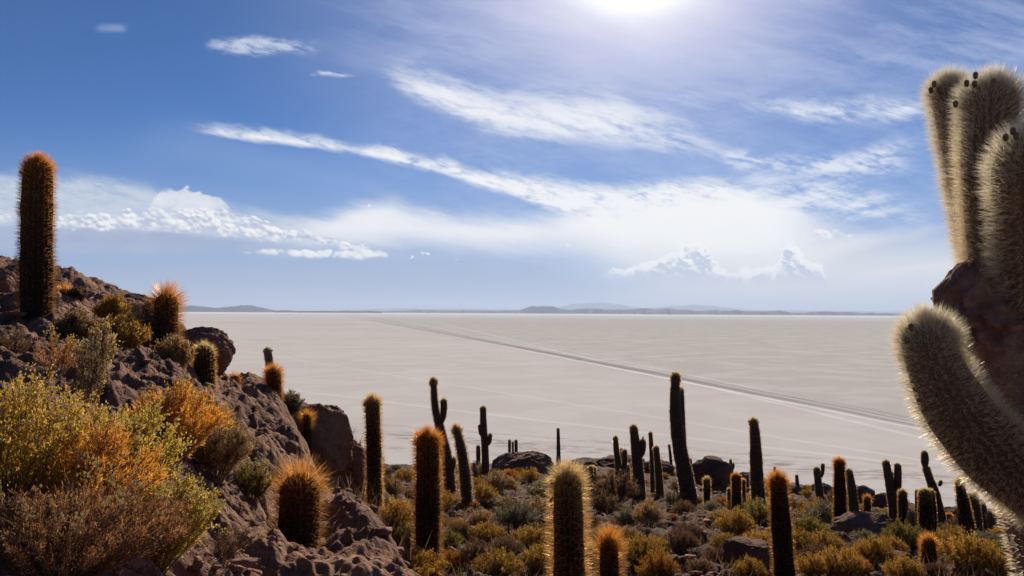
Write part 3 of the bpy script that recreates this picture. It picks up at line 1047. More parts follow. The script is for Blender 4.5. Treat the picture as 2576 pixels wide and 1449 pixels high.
def spines_geo(g, rng, ds, per, L, w, spread=.5, up=.2, top_boost=1.6, zone=.5, top_zone=.15, smin=0.0, prism=False):
    s, C, rad, T, N, B, tot = g['s'], g['C'], g['rad'], g['T'], g['N'], g['B'], g['tot']
    ns = max(int((tot - smin) / ds), 3)
    S = smin + (np.arange(ns) + .5) / ns * (tot - smin)
    dome = g['rad'].max()
    A = np.arange(g['ribs']) / g['ribs'] * 2 * np.pi
    SS, AA = np.meshgrid(S, A)
    SS = SS.ravel() + rng.uniform(-.5, .5, SS.size) * ds
    AA = AA.ravel() + rng.normal(0, .04, AA.size)
    SS = np.clip(SS, smin, tot - 1e-4)
    SS = np.repeat(SS, per)
    AA = np.repeat(AA, per)
    # crown: extra spines all over the tip
    ne = int(len(SS) * .10) + 30
    SS = np.concatenate([SS, tot - dome * rng.rand(ne) ** 1.5 * 1.1])
    AA = np.concatenate([AA, rng.rand(ne) * 6.2832])
    n = len(SS)
    it = lambda Q: np.stack([np.interp(SS, s, Q[:, k]) for k in range(3)], 1)
    c, t, nn, bb = it(C), it(T), it(N), it(B)
    r = np.interp(SS, s, rad * g['wave'])
    slope = np.interp(SS, s, np.gradient(rad, s + np.arange(len(s)) * 1e-9))
    radial = np.cos(AA)[:, None] * nn + np.sin(AA)[:, None] * bb
    nrm = radial - t * np.clip(slope, -6, 1)[:, None]
    nrm /= np.linalg.norm(nrm, axis=1)[:, None]
    p = c + radial * (r * (1 + g['amp'] * .7))[:, None]
    dirv = nrm + rng.normal(0, spread, (n, 3)) * .6 + t * up
    dirv -= nrm * np.minimum((dirv * nrm).sum(1) - .15, 0)[:, None]
    dirv /= np.linalg.norm(dirv, axis=1)[:, None]
    tipf = np.clip(1 - (tot - SS) / top_zone, 0, 1)
    ln = L * (.45 + .75 * rng.rand(n)) * (1 + (top_boost - 1) * tipf)
    tip = p + dirv * ln[:, None]
    sidev = np.cross(dirv, rng.normal(0, 1, (n, 3)))
    sidev /= np.linalg.norm(sidev, axis=1)[:, None] + 1e-9
    hw = (w * (.7 + .6 * rng.rand(n)))[:, None] * .5
    age = np.clip((tot - SS) / zone, 0, 1)
    var = rng.rand(n)
    mid = p + dirv * ln[:, None] * .55 + rng.normal(0, .04, (n, 3)) * ln[:, None]
    if prism:
        s2 = np.cross(dirv, sidev)
        q = [p + (sidev * math.cos(k) + s2 * math.sin(k)) * hw for k in (0, 2.094, 4.189)]
        V = np.stack(q + [tip], 1).reshape(-1, 3)
        b0 = np.arange(n) * 4
        F = np.concatenate([np.stack([b0 + i, b0 + (i + 1) % 3, b0 + 3], -1) for i in range(3)])
        kk = 4
    else:
        V = np.stack([p - sidev * hw, p + sidev * hw, mid + sidev * hw * .7, mid - sidev * hw * .7, tip], 1).reshape(-1, 3)
        b0 = np.arange(n) * 5
        F4 = np.stack([b0, b0 + 1, b0 + 2, b0 + 3], -1)
        F3 = np.stack([b0 + 3, b0 + 2, b0 + 4], -1)
        return V, [F4, F3], np.repeat(age, 5), np.repeat(var, 5)
    return V, [F], np.repeat(age, kk), np.repeat(var, kk)


LANDMARKS = []
CAC_N = [0]


def cactus(label, stems, style='dark', d=None, L=10, short=None, buds=(), group=None, top_boost=1.6, dens=1.0, zone_px=None, floor=False, seed=None, top_zone_px=None, cat='cactus', up=.18, spread=.48):
    """stems: lists of (px, py, w) from base to tip on the sheet (first = main stem)."""
    CAC_N[0] += 1
    rng = np.random.RandomState(seed or (100 + CAC_N[0]))
    b = stems[0][0]
    if d is None:
        d = hit(b[0], b[1])
        if d is None or d > 95:
            d = 62.0
    k = d / FPX
    main = [list(q) for q in stems[0]]
    P = np.array([P3(q[0], q[1], d) for q in main])
    # root the main stem in the ground
    gz = ground_at(P[0, 0], P[0, 1])
    if P[0, 2] > gz - .02:
        P[0, 2] = gz - .05
    base = np.array([P[0, 0], P[0, 1], gz])
    root = empty('cactus', base)
    tag(root, label, cat, group)
    for si, st in enumerate(stems):
        if si == 0:
            Q = P
        else:
            Q = np.array([P3(q[0], q[1], d + (q[3] if len(q) > 3 else 0) * k) for q in st])
        W = np.array([q[2] * (.87 if q[2] > 17 else .95) for q in st]) * k * .5
        wpx = max(q[2] for q in st)
        if wpx >= 30:
            ribs, per = 20, 4
        elif wpx >= 18:
            ribs, per = 16, 3
        elif wpx >= 11:
            ribs, per = 12, 2
        else:
            ribs, per = 9, 2
        zone = (zone_px or wpx * 2.2) * k
        g = stem_geo(Q - base, W, ribs, per, max(5.0, wpx * .12) * k, rng, zone=zone)
        nm = 'stem' if si == 0 else 'arm'
        body = link(nm, new_mesh(nm, g['V'], g['F'], [M_FL[style]], True, {'age': g['age']}), root)
        ds = max(.022, 4.2 * k) / dens
        n_per = 5 if wpx >= 30 else (4 if wpx >= 14 else 3)
        w = max(.0020, (.62 if wpx < 55 else .75) * k)
        V, F, ag, vr = spines_geo(g, rng, ds, n_per, L * k, w, top_boost=top_boost, zone=zone * .8, top_zone=(top_zone_px or wpx * .9) * k, up=up, spread=spread)
        link('needles', new_mesh('needles', V, F, [M_SP[style]], False, {'age': ag, 'var': vr}), body)
    for (bx, by, ex, ey, bw) in buds:
        q = np.array([P3(bx, by, d), P3((bx + ex) / 2, (by + ey) / 2, d), P3(ex, ey, d)]) - base
        g = stem_geo(q, np.array([.6, .8, 1.0]) * bw * .5 * k, 7, 2, 2.0 * k, rng, .1)
        link('dried_flower', new_mesh('dried_flower', g['V'], g['F'], [M_BUD], True), root)
    if short:
        t = stems[0][-1]
        LANDMARKS.append((b[0], b[1], d, short))
    return root


# --- left hillside
cactus('tall thick cactus column with orange crown on the left hillside', [[(93, 775, 76), (92, 640, 75), (93, 500, 72), (96, 440, 69), (97, 398, 63)]], 'orange', 8.0, L=17,
       short='the tall column cactus', buds=[(62, 440, 48, 430, 8)], zone_px=260, top_boost=1.3)
cactus('small round orange cactus right beside the foot of the tall column', [[(163, 785, 36), (162, 726, 38)]], 'orange', 9.3, L=14, short='the small round orange cactus', top_boost=1.4)
cactus('stubby dark cactus bud beside the small round orange one', [[(184, 790, 26), (185, 758, 28)]], 'orange', 9.2, L=12)
cactus('medium cactus with flaring golden spines on the ridge above the big boulder', [[(418, 912, 58), (416, 830, 62), (420, 738, 56)]], 'orange', 7.6, L=24, short='the flaring golden cactus', zone_px=130, top_boost=1.7)
cactus('short dark cactus with gold rim in front of the overhanging boulder', [[(519, 992, 46), (514, 930, 52), (513, 868, 50)]], 'gold', 8.0, L=11, short='the dark gold rimmed cactus', zone_px=40)
cactus('small bent reddish cactus on the rock ledge', [[(587, 982, 24), (591, 944, 26)]], 'orange', 9.6, L=10, short='the small ledge cactus')
cactus('dark mounded cactus stump on the ledge left of the small bent one', [[(565, 984, 30), (568, 954, 30)]], 'orange', 9.7, L=9)
cactus('pale green cactus rising behind the ridge above the salt', [[(684, 1010, 20), (680, 930, 20), (672, 876, 20)]], 'green', 19, L=4, buds=[(681, 886, 686, 880, 4), (682, 905, 687, 902, 3)], short='the pale green cactus')
cactus('short orange cactus at the ridge edge in front of the pale green one', [[(691, 1012, 36), (689, 970, 38), (687, 926, 36)]], 'orange', 10.4, L=13, short='the ridge edge orange cactus', zone_px=110)
cactus('tiny orange cactus perched above the shaded rock face', [[(774, 1092, 20), (773, 1042, 21)]], 'orange', 11.4, L=15, short='the tiny perched cactus')
cactus('squat foreground cactus with fiery orange spine crown', [[(748, 1400, 96), (752, 1300, 103), (756, 1190, 92)]], 'orange', 5.2, L=33, short='the squat fiery cactus', zone_px=120, top_boost=1.75, top_zone_px=110, dens=1.0, spread=.65)
cactus('straight slender cactus with black dried flowers at its pale tip', [[(944, 1305, 36), (942, 1200, 38), (940, 1100, 38), (937, 1002, 36)]], 'gold', 12.2, L=11,
       buds=[(925, 1022, 914, 1018, 6), (924, 1030, 916, 1036, 5), (926, 1016, 917, 1010, 5), (952, 1020, 958, 1018, 5), (952, 1048, 957, 1046, 4)], short='the slender flowered cactus', zone_px=90)
cactus('thick straight orange fuzzed column left of the leaning cactus', [[(1074, 1500, 60), (1076, 1300, 62), (1077, 1180, 60), (1075, 1088, 56)]], 'orange', 9.2, L=18,
       buds=[(1106, 1128, 1113, 1140, 5)], short='the thick orange column', zone_px=200, top_boost=1.3)
# --- middle
cactus('tall crooked cactus with one upright arm above the salt flat', [[(1134, 1188, 32), (1126, 1160, 29), (1111, 1095, 25), (1103, 1062, 21), (1095, 1030, 16), (1092, 995, 15), (1090, 953, 14)], [(1107, 1068, 10), (1114, 1052, 14), (1117, 1030, 16), (1116, 1003, 15)], [(1135, 1182, 14), (1141, 1165, 14), (1141, 1150, 13)]],
       'dark', 25, L=5, buds=[(1085, 966, 1081, 962, 3), (1098, 960, 1101, 956, 3)], short='the crooked armed cactus')
cactus('dark bristly leaning cactus right of the crooked one', [[(1176, 1252, 30), (1170, 1190, 28), (1160, 1125, 23), (1147, 1074, 19)]], 'dark', 20, L=9, short='the dark leaning cactus')
cactus('far cactus with two small raised side arms', [[(1222, 1174, 20), (1220, 1120, 18), (1216, 1070, 16), (1215, 1022, 14)], [(1216, 1096, 8), (1209, 1092, 10), (1207, 1068, 10)], [(1224, 1118, 8), (1231, 1114, 11), (1234, 1090, 10)]], 'dark', 42, L=2.5, short='the two armed far cactus')
cactus('short plain cactus just left of the two armed one', [[(1204, 1176, 11), (1203, 1120, 10)]], 'dark', 43, L=2)
cactus('left of three tiny cacti on the dark rock mound', [[(1282, 1150, 8), (1282, 1106, 7)]], 'dark', 48.5, L=1.5)
cactus('thin middle one of three tiny cacti on the dark rock mound', [[(1291, 1150, 6), (1290, 1111, 5)]], 'dark', 48.6, L=1.5)
cactus('right of three tiny cacti on the dark rock mound', [[(1300, 1150, 9), (1298, 1106, 8)]], 'dark', 48.4, L=1.5)
cactus('thin lone cactus pole standing on the far crest', [[(1405, 1182, 12), (1405, 1130, 9), (1404, 1077, 7)]], 'dark', 55, L=1.5, short='the thin lone cactus')
cactus('broad pale tipped foreground cactus with glowing golden fringe', [[(1434, 1540, 80), (1432, 1400, 80), (1430, 1290, 76), (1427, 1186, 66)]], 'gold', 7.4, L=31,
       buds=[(1393, 1222, 1385, 1206, 8), (1391, 1250, 1384, 1262, 8)], short='the broad glowing cactus', zone_px=150, top_boost=1.25)
cactus('low round topped orange cactus at the bottom beside the broad glowing one', [[(1534, 1540, 50), (1533, 1430, 50), (1532, 1352, 44)]], 'orange', 8.6, L=28, short='the low orange cactus', zone_px=110)
cactus('small pale rimmed cactus behind the broad glowing one', [[(1458, 1205, 12), (1458, 1172, 12)]], 'gold', 41, L=4)
cactus('left of two short rim lit cacti in the far bushes', [[(1487, 1212, 11), (1486, 1172, 11)]], 'gold', 38, L=4)
cactus('right of two short rim lit cacti in the far bushes', [[(1495, 1214, 11), (1494, 1174, 10)]], 'gold', 39, L=3.5)
cactus('two pronged dark cactus left of the bulging one', [[(1558, 1216, 20), (1556, 1170, 16), (1550, 1130, 13), (1548, 1098, 11)], [(1564, 1192, 11), (1570, 1180, 12), (1572, 1158, 12), (1571, 1130, 12)]], 'dark', 33, L=3, short='the two pronged cactus')
cactus('thin cactus showing behind the two pronged one', [[(1564, 1190, 7), (1563, 1128, 6)]], 'dark', 40, L=2)
cactus('short pale rimmed cactus between the pronged and the bulging ones', [[(1580, 1216, 12), (1578, 1168, 11)]], 'gold', 34, L=3.5)
cactus('stout cactus with two bulging arms and a bud', [[(1609, 1245, 34), (1606, 1190, 29), (1600, 1130, 25), (1593, 1070, 19)], [(1604, 1150, 16), (1597, 1140, 20), (1596, 1118, 18)], [(1608, 1150, 14), (1614, 1140, 16), (1617, 1125, 16), (1617, 1104, 14)]], 'dark', 28, L=3.5,
       buds=[(1617, 1106, 1618, 1098, 4)], short='the stout bulging cactus')
cactus('thin straight dark cactus right of the bulging one', [[(1644, 1232, 15), (1641, 1160, 12), (1636, 1087, 9)]], 'dark', 34, L=2.5, short='the thin straight cactus')
cactus('medium plain cactus leaning left beside the thin straight one', [[(1661, 1246, 22), (1657, 1190, 18), (1650, 1122, 13)]], 'dark', 29, L=3, short='the medium plain cactus')
cactus('faint far cactus just left of the tall double one', [[(1690, 1180, 9), (1687, 1150, 7), (1683, 1118, 6)]], 'dark', 54, L=1.5)
cactus('tallest curved double stemmed cactus above the salt flat', [[(1736, 1258, 42), (1722, 1190, 40), (1706, 1110, 34), (1698, 1040, 28), (1698, 985, 24), (1700, 940, 21)], [(1724, 1180, 14, 12), (1718, 1110, 15, 14), (1715, 1040, 15, 14), (1713, 978, 13, 14)]], 'dark', 28, L=5,
       buds=[(1695, 944, 1692, 937, 4)], short='the tall double cactus')
cactus('small reddish far cactus right of the tall double one', [[(1739, 1180, 9), (1737, 1154, 7)]], 'orange', 44, L=2)
cactus('short pale rimmed cactus in front of the steep dark boulder', [[(1779, 1264, 16), (1778, 1202, 16)]], 'gold', 25, L=5, short='the short pale rimmed cactus')
cactus('black small cactus with one side arm behind the crest', [[(1840, 1205, 8), (1838, 1180, 8), (1838, 1155, 6)], [(1841, 1182, 5), (1845, 1178, 6), (1845, 1164, 6)]], 'dark', 52, L=1.5)
cactus('stout glowing orange cactus with small neighbours on the right crest', [[(1853, 1266, 25), (1852, 1192, 23)], ], 'orange', 23, L=5, short='the stout glowing cactus', zone_px=60)
cactus('small rim lit cactus touching the stout glowing one on its right', [[(1871, 1262, 9), (1871, 1206, 8)]], 'gold', 23.6, L=3)
cactus('stumpy rim lit cactus touching the stout glowing one on its left', [[(1835, 1262, 9), (1834, 1228, 9)]], 'gold', 23.8, L=3)
cactus('tall curved dark column with black dried flowers left of the orange capped one', [[(1911, 1292, 36), (1905, 1220, 34), (1902, 1160, 31), (1900, 1100, 26), (1895, 1054, 19)]], 'dark', 22, L=5,
       buds=[(1888, 1064, 1882, 1058, 4), (1904, 1062, 1908, 1058, 3)], short='the tall curved column')
cactus('foreground dark column with orange cap in the right half', [[(1979, 1520, 54), (1970, 1400, 50), (1962, 1280, 46), (1956, 1196, 38)]], 'orange', 10, L=13, short='the orange capped column', zone_px=110, top_boost=1.7)
cactus('tiny far cactus peeping over the orange capped column', [[(1951, 1215, 8), (1949, 1174, 6)]], 'dark', 50, L=1.5)
cactus('far short cactus pole with a stub at its side', [[(2007, 1250, 11), (2006, 1222, 9), (2004, 1194, 7)], [(2002, 1245, 4), (2001, 1228, 4)]], 'dark', 42, L=1.5)
# --- right
cactus('flat topped cactus with one short arm raised beside its tip', [[(2065, 1276, 22), (2060, 1230, 19), (2054, 1175, 15)], [(2062, 1200, 8), (2069, 1194, 9), (2070, 1166, 9)]], 'dark', 32, L=2.5, short='the flat topped armed cactus')
cactus('reddish bristly column on the right slope', [[(2113, 1300, 32), (2113, 1240, 29), (2111, 1156, 24)]], 'orange', 21, L=7, buds=[(2104, 1164, 2099, 1158, 3), (2119, 1166, 2123, 1163, 3)], short='the reddish bristly column')
cactus('bare grey cactus leaning left beside the reddish column', [[(2152, 1285, 26), (2145, 1240, 22), (2134, 1180, 17)]], 'dark', 24, L=3, short='the bare leaning cactus')
cactus('small rim lit orange cactus right of the leaning bare one', [[(2182, 1284, 16), (2181, 1248, 15)]], 'orange', 27, L=6)
cactus('grey cactus with two tall prongs and a thin dead stem between', [[(2256, 1330, 34), (2248, 1270, 26), (2236, 1210, 20), (2228, 1158, 16)], [(2257, 1280, 18), (2257, 1230, 20), (2259, 1195, 18), (2258, 1166, 15)], [(2253, 1262, 7, 8), (2246, 1220, 7, 8), (2243, 1186, 5, 8)]], 'dark', 23, L=3,
       buds=[(2223, 1168, 2218, 1164, 3), (2253, 1172, 2249, 1168, 3), (2252, 1195, 2247, 1192, 3)], short='the pronged grey cactus')
cactus('short straight cactus with white tip against the pronged one', [[(2274, 1336, 26), (2272, 1290, 24), (2270, 1232, 20)]], 'gold', 21.5, L=4, short='the white tipped cactus', zone_px=25)
cactus('thin far cactus left of the fat pair', [[(2307, 1302, 10), (2306, 1232, 8)]], 'dark', 29, L=2)
cactus('small white rimmed cactus in front of the thin far one', [[(2294, 1340, 18), (2292, 1286, 16)]], 'white', 21, L=4)
cactus('fat pale rimmed cactus of two stems before the ball headed one', [[(2332, 1356, 40), (2329, 1300, 36), (2325, 1230, 30)], [(2346, 1352, 22, 8), (2345, 1290, 22, 8), (2340, 1232, 18, 8)]], 'gold', 20, L=4, short='the fat cactus pair', zone_px=40)
cactus('curved cactus with ball shaped head and side bud', [[(2371, 1335, 34), (2360, 1280, 28), (2350, 1235, 23), (2335, 1195, 17), (2328, 1172, 15)], [(2328, 1176, 9), (2326, 1164, 17), (2327, 1150, 17), (2324, 1134, 14)], [(2361, 1222, 5), (2366, 1218, 9), (2367, 1208, 8)]], 'dark', 22, L=3, short='the ball headed cactus')
cactus('dark cactus leaning left under the giant arm', [[(2437, 1350, 40), (2428, 1290, 32), (2418, 1240, 24), (2412, 1206, 18)]], 'gold', 20, L=6, short='the leaning cactus under the giant arm', zone_px=30)
cactus('dark stout cactus behind the leaning one under the giant arm', [[(2458, 1345, 30), (2452, 1280, 28), (2446, 1238, 22)]], 'dark', 21.5, L=4)
cactus('shorter dark cactus third in the row under the giant arm', [[(2480, 1345, 26), (2472, 1295, 24), (2466, 1258, 20)]], 'dark', 22.5, L=4)
cactus('lowest dark cactus at the right end of the row under the giant arm', [[(2502, 1350, 24), (2497, 1315, 22), (2492, 1288, 20)]], 'dark', 22, L=4)
cactus('pointed orange fringed cactus at the lower right', [[(2338, 1452, 38), (2337, 1400, 36), (2335, 1352, 30)]], 'orange', 12, L=12, short='the pointed orange cactus', zone_px=70)
cactus('pale glowing cactus at the bottom right corner below the giant arm', [[(2585, 1500, 28), (2582, 1400, 28), (2580, 1338, 26)]], 'gold', 11, L=7)
cactus('low orange tipped cactus behind the ball headed one', [[(2388, 1318, 14), (2387, 1292, 14)]], 'orange', 26, L=4)


# --- the giant with white wool on the right
def giant():
    rng = np.random.RandomState(5)
    D = 3.2
    k = D / FPX
    tb = P3(2800, 1700, D)
    gz = ground_at(tb[0], tb[1])
    base = np.array([tb[0], tb[1], gz])
    root = empty('giant_cactus', base)
    tag(root, 'giant white woolly branching cactus with corky trunk filling the right edge', 'cactus')
    tr = [(2800, 1700, 330), (2760, 1480, 330), (2700, 1260, 320), (2630, 1050, 300), (2560, 880, 270), (2510, 760, 262), (2492, 690, 246), (2488, 640, 200)]
    Q = np.array([P3(a, b, D) for a, b, c in tr])
    Q = np.concatenate([[[Q[0, 0] + .1, Q[0, 1], gz - .15]], Q]) - base
    W = np.array([340] + [q[2] for q in tr]) * k * .5
    s, C, rad, tot = resample(Q, W, 6 * k)
    T, N, B = frames(C)
    n = 150
    a = np.arange(n) / n * 2 * np.pi
    aa, sg = np.meshgrid(a, s)
    ca, sa = np.cos(aa), np.sin(aa)
    nz = fbm(ca * 1.6 + sg * 2.2 + 5, sa * 1.6 - sg * 1.8 + 5, 4)
    cell = worley(aa / (2 * np.pi) * 22 + .3 * nz, sg * 19 + .3 * nz)
    topm = sst(sg, tot - .42, tot - .20)
    r_ = rad[:, None] * (1 + .07 * nz + topm * (.55 * (.45 - cell) + .18 * fbm(aa * 3, sg * 7, 3)) + .02 * fbm(aa * 12, sg * 22, 3))
    V = (C[:, None] + r_[..., None] * (ca[..., None] * N[:, None] + sa[..., None] * B[:, None])).reshape(-1, 3)
    i = np.arange(len(s) * n).reshape(len(s), n)
    j = np.roll(i, -1, 1)
    F = np.stack([i[:-1], j[:-1], j[1:], i[1:]], -1).reshape(-1, 4)
    V = np.concatenate([V, C[-1:]])
    cap = np.stack([i[-1], j[-1], np.full(n, len(s) * n)], -1)
    trunk = link('trunk', new_mesh('trunk', V, [F, cap], [M_BARK], True), root)
    g = dict(s=s, C=C, rad=rad, T=T, N=N, B=B, tot=tot, ribs=26, amp=.03, wave=np.ones(len(s)))
    # wool on the lower trunk only
    keep = s < tot - .38
    g2 = {q: (v[keep] if isinstance(v, np.ndarray) else v) for q, v in g.items()}
    g2['tot'] = float(s[keep][-1])
    Vs, Fs, ag, vr = spines_geo(g2, rng, .018, 5, .035, .0016, zone=3, top_boost=1.0, top_zone=.01)
    link('needles', new_mesh('needles', Vs, Fs, [M_SP['white']], False, {'age': ag, 'var': vr}), trunk)
    arms = [
        # curved lower arm
        ([(2740, 1285, 150, -60), (2640, 1240, 158, -110), (2536, 1172, 154, -140), (2444, 1082, 138, -160), (2378, 985, 122, -170), (2340, 890, 110, -170), (2325, 798, 102, -170)], 32, 1.1),
        # arm behind, between it and the trunk
        ([(2620, 1235, 80, 60), (2545, 1130, 80, 70), (2480, 1020, 78, 80), (2426, 905, 72, 90), (2396, 826, 64, 90)], 28, 1.1),
        # three upright top stems
        ([(2470, 700, 56, 60), (2454, 620, 60, 110), (2430, 480, 72, 190), (2402, 330, 84, 240), (2382, 206, 86, 270)], 36, 1.2),
        ([(2484, 700, 76, 0), (2482, 600, 84, 0), (2484, 450, 106, 0), (2488, 320, 122, 10), (2494, 206, 120, 20)], 36, 1.2),
        ([(2620, 800, 150, -60), (2612, 650, 154, -150), (2606, 500, 160, -220), (2606, 400, 158, -250), (2610, 326, 150, -260)], 36, 1.15),
    ]
    budspots = [[(2282, 856), (2292, 824)], [], [(2350, 212), (2362, 228), (2342, 228), (2420, 240)], [(2432, 210), (2452, 212), (2500, 206), (2404, 262), (2454, 190)], [(2530, 346), (2556, 342), (2548, 330)]]
    for (pts, Lp, tb_), bs in zip(arms, budspots):
        Q = np.array([P3(a, b, D + e * k) for a, b, c, e in pts]) - base
        W = np.array([c for a, b, c, e in pts]) * k * .5
        g = stem_geo(Q, W, 26, 4, 7 * k, rng, amp=.07, zone=.55)
        body = link('arm', new_mesh('arm', g['V'], g['F'], [M_FL['white']], True, {'age': g['age']}), root)
        Vs, Fs, ag, vr = spines_geo(g, rng, .0115, 11, Lp * k * 1.1, .0010, spread=.46, up=.32, top_boost=tb_, zone=1.0, top_zone=.12)
        link('needles', new_mesh('needles', Vs, Fs, [M_SP['white']], False, {'age': ag, 'var': vr}), body)
        e0 = pts[-1][3]
        for (bx, by) in bs:
            dd = D + e0 * k - pts[-1][2] * .46 * k
            q = np.array([P3(bx, by + 6, dd + .01), P3(bx, by, dd - .004), P3(bx - 1, by - 9, dd - .012)]) - base
            gg = stem_geo(q, np.array([4, 5.5, 5]) * k, 8, 2, 2 * k, rng, .12)
            link('dried_flower', new_mesh('dried_flower', gg['V'], gg['F'], [M_BUD], True), root)
    return root


giant()
LANDMARKS.append((2450, 1345, 15, 'the giant cactus arm'))


# ------------------------------------------------------------------ bushes
def shrub_geo(rng, H, Rad, n_main, n_side, n_leaf, leaf, lw, lean=(0, 0), flowers=0, upright=.55, stem_w=.004, twig=.22, curl=.25):
    """Leaves, stems and flower heads of one bush rooted at the origin."""
    LV, SV, FV = [], [], []
    a = rng.rand(n_main) * 2 * np.pi
    rr_ = np.sqrt(rng.rand(n_main))
    end = np.stack([np.cos(a) * rr_ * Rad + lean[0], np.sin(a) * rr_ * Rad + lean[1], H * (1 - upright * rr_ ** 2) * rng.uniform(.72, 1.05, n_main)], 1)
    st = np.stack([np.cos(a) * rr_ * Rad * .22, np.sin(a) * rr_ * Rad * .22, np.full(n_main, -.03)], 1)
    mid = (st + end) / 2 + rng.normal(0, .06, (n_main, 3)) * H + np.array([0, 0, .05 * H])

    def bez(p0, p1, p2, t):
        return p0 * ((1 - t) ** 2) + p1 * (2 * t * (1 - t)) + p2 * (t * t)
    segs = []
    ts = np.linspace(0, 1, 6)
    pts = [bez(st, mid, end, t) for t in ts]
    for q in range(5):
        segs.append((pts[q], pts[q + 1], stem_w * (1 - q * .15)))
    # side twigs
    t = rng.uniform(.25, 1.0, (n_main, n_side))
    t[:, 0] = 1.0
    M = np.repeat(np.arange(n_main), n_side)
    tt = t.ravel()[:, None]
    p0 = bez(st[M], mid[M], end[M], tt)
    ax = end[M] - st[M]
    ax /= np.linalg.norm(ax, axis=1)[:, None]
    dv = ax + rng.normal(0, .42, ax.shape) + np.array([0, 0, .35])
    dv /= np.linalg.norm(dv, axis=1)[:, None]
    tl = H * twig * rng.uniform(.5, 1.1, (len(M), 1))
    p2 = p0 + dv * tl
    segs.append((p0, p2, stem_w * .5))
    # leaves
    nl = len(M) * n_leaf
    K_ = np.repeat(np.arange(len(M)), n_leaf)
    lt = rng.uniform(.05, 1.05, (nl, 1))
    lp = p0[K_] + (p2 - p0)[K_] * lt + rng.normal(0, leaf * .25, (nl, 3))
    ld = dv[K_] * .9 + rng.normal(0, .6, (nl, 3)) + np.array([0, 0, .25])
    ld /= np.linalg.norm(ld, axis=1)[:, None]
    sd = np.cross(ld, rng.normal(0, 1, (nl, 3)))
    sd /= np.linalg.norm(sd, axis=1)[:, None]
    ll = leaf * rng.uniform(.5, 1.3, (nl, 1))
    w2 = lw * rng.uniform(.6, 1.3, (nl, 1)) * .5
    LV = np.stack([lp, lp + ld * ll * .5 + sd * w2, lp + ld * ll, lp + ld * ll * .5 - sd * w2], 1).reshape(-1, 3)
    LF = np.arange(nl * 4).reshape(-1, 4)
    bv = rng.rand(len(M))
    var = np.repeat(np.clip(bv[K_] * .75 + rng.rand(nl) * .3, 0, 1), 4)
    # stems as three-sided twigs
    sv, sf, n0 = [], [], 0
    for (q0, q1, w) in segs:
        dq = q1 - q0
        dq = dq / (np.linalg.norm(dq, axis=1)[:, None] + 1e-9)
        s1 = np.cross(dq, np.array([.3, .9, .2]))
        s1 /= np.linalg.norm(s1, axis=1)[:, None] + 1e-9
        s2 = np.cross(dq, s1)
        ring = [(s1 * math.cos(z) + s2 * math.sin(z)) for z in (0, 2.094, 4.189)]
        v = np.stack([q0 + r * w for r in ring] + [q1 + r * w * .8 for r in ring], 1).reshape(-1, 3)
        b0 = n0 + np.arange(len(q0)) * 6
        for z in range(3):
            sf.append(np.stack([b0 + z, b0 + (z + 1) % 3, b0 + 3 + (z + 1) % 3, b0 + 3 + z], -1))
        sv.append(v)
        n0 += len(v)
    SV, SF = np.concatenate(sv), np.concatenate(sf)
    fl = None
    if flowers:
        hi = np.argsort(-(p2[:, 2] + .25 * H * rng.rand(len(M)) + .3 * np.hypot(p2[:, 0], p2[:, 1])))[:max(flowers * 2, 10)]
        pick = rng.choice(hi, min(flowers, len(hi)), replace=False)
        oc = np.array([[1, 0, 0], [0, 1, 0], [-1, 0, 0], [0, -1, 0], [0, 0, 1], [0, 0, -1.2]], float)
        of = np.array([[0, 1, 4], [1, 2, 4], [2, 3, 4], [3, 0, 4], [1, 0, 5], [2, 1, 5], [3, 2, 5], [0, 3, 5]])
        fv, ff, n0 = [], [], 0
        for q in pick:
            for z in range(rng.randint(4, 9)):
                c = p2[q] + rng.normal(0, .010, 3) + dv[q] * .006
                fv.append(oc * rng.uniform(.0030, .0060) + c)
                ff.append(of + n0)
                n0 += 6
        fl = (np.concatenate(fv), np.concatenate(ff), rng.rand(n0))
    return (LV, LF, var), (SV, SF), fl


def shrub(kind, rng, loc, label=None, group=None, cat='bush', name='bush', **kw):
    lf, st, fl = shrub_geo(rng, **kw)
    root = empty(name, loc)
    tag(root, label, cat, group)
    link('foliage', new_mesh('foliage', lf[0], [lf[1]], [M_LEAF[kind]], False, {'var': lf[2]}), root)
    link('stems', new_mesh('stems', st[0], [st[1]], [M_TWIG], False), root)
    if fl:
        link('blossoms', new_mesh('blossoms', fl[0], [fl[1]], [M_FLOWER], False, {'var': fl[2]}), root)
    return root


def front_shrub(label, kind, px, py, d, w, h, seed, lean=(0, 0), flowers=0, n_main=70, n_side=10, n_leaf=20, leaf=.015, lw=.0046, upright=.5, group=None, cat='bush', twig=.2):
    """Foot at sheet point (px, py) on the ground near distance d (ground decides the height)."""
    k = d / FPX
    x = (px - CX) * k
    z = ground_at(x, d)
    rng = np.random.RandomState(seed)
    o = shrub(kind, rng, (x, d, z), label, group, cat, H=h * k, Rad=w * .5 * k, n_main=n_main, n_side=n_side, n_leaf=n_leaf, leaf=leaf, lw=lw,
              lean=(lean[0] * k, lean[1] * k), flowers=flowers, upright=upright, stem_w=.0026, twig=twig)
    return o


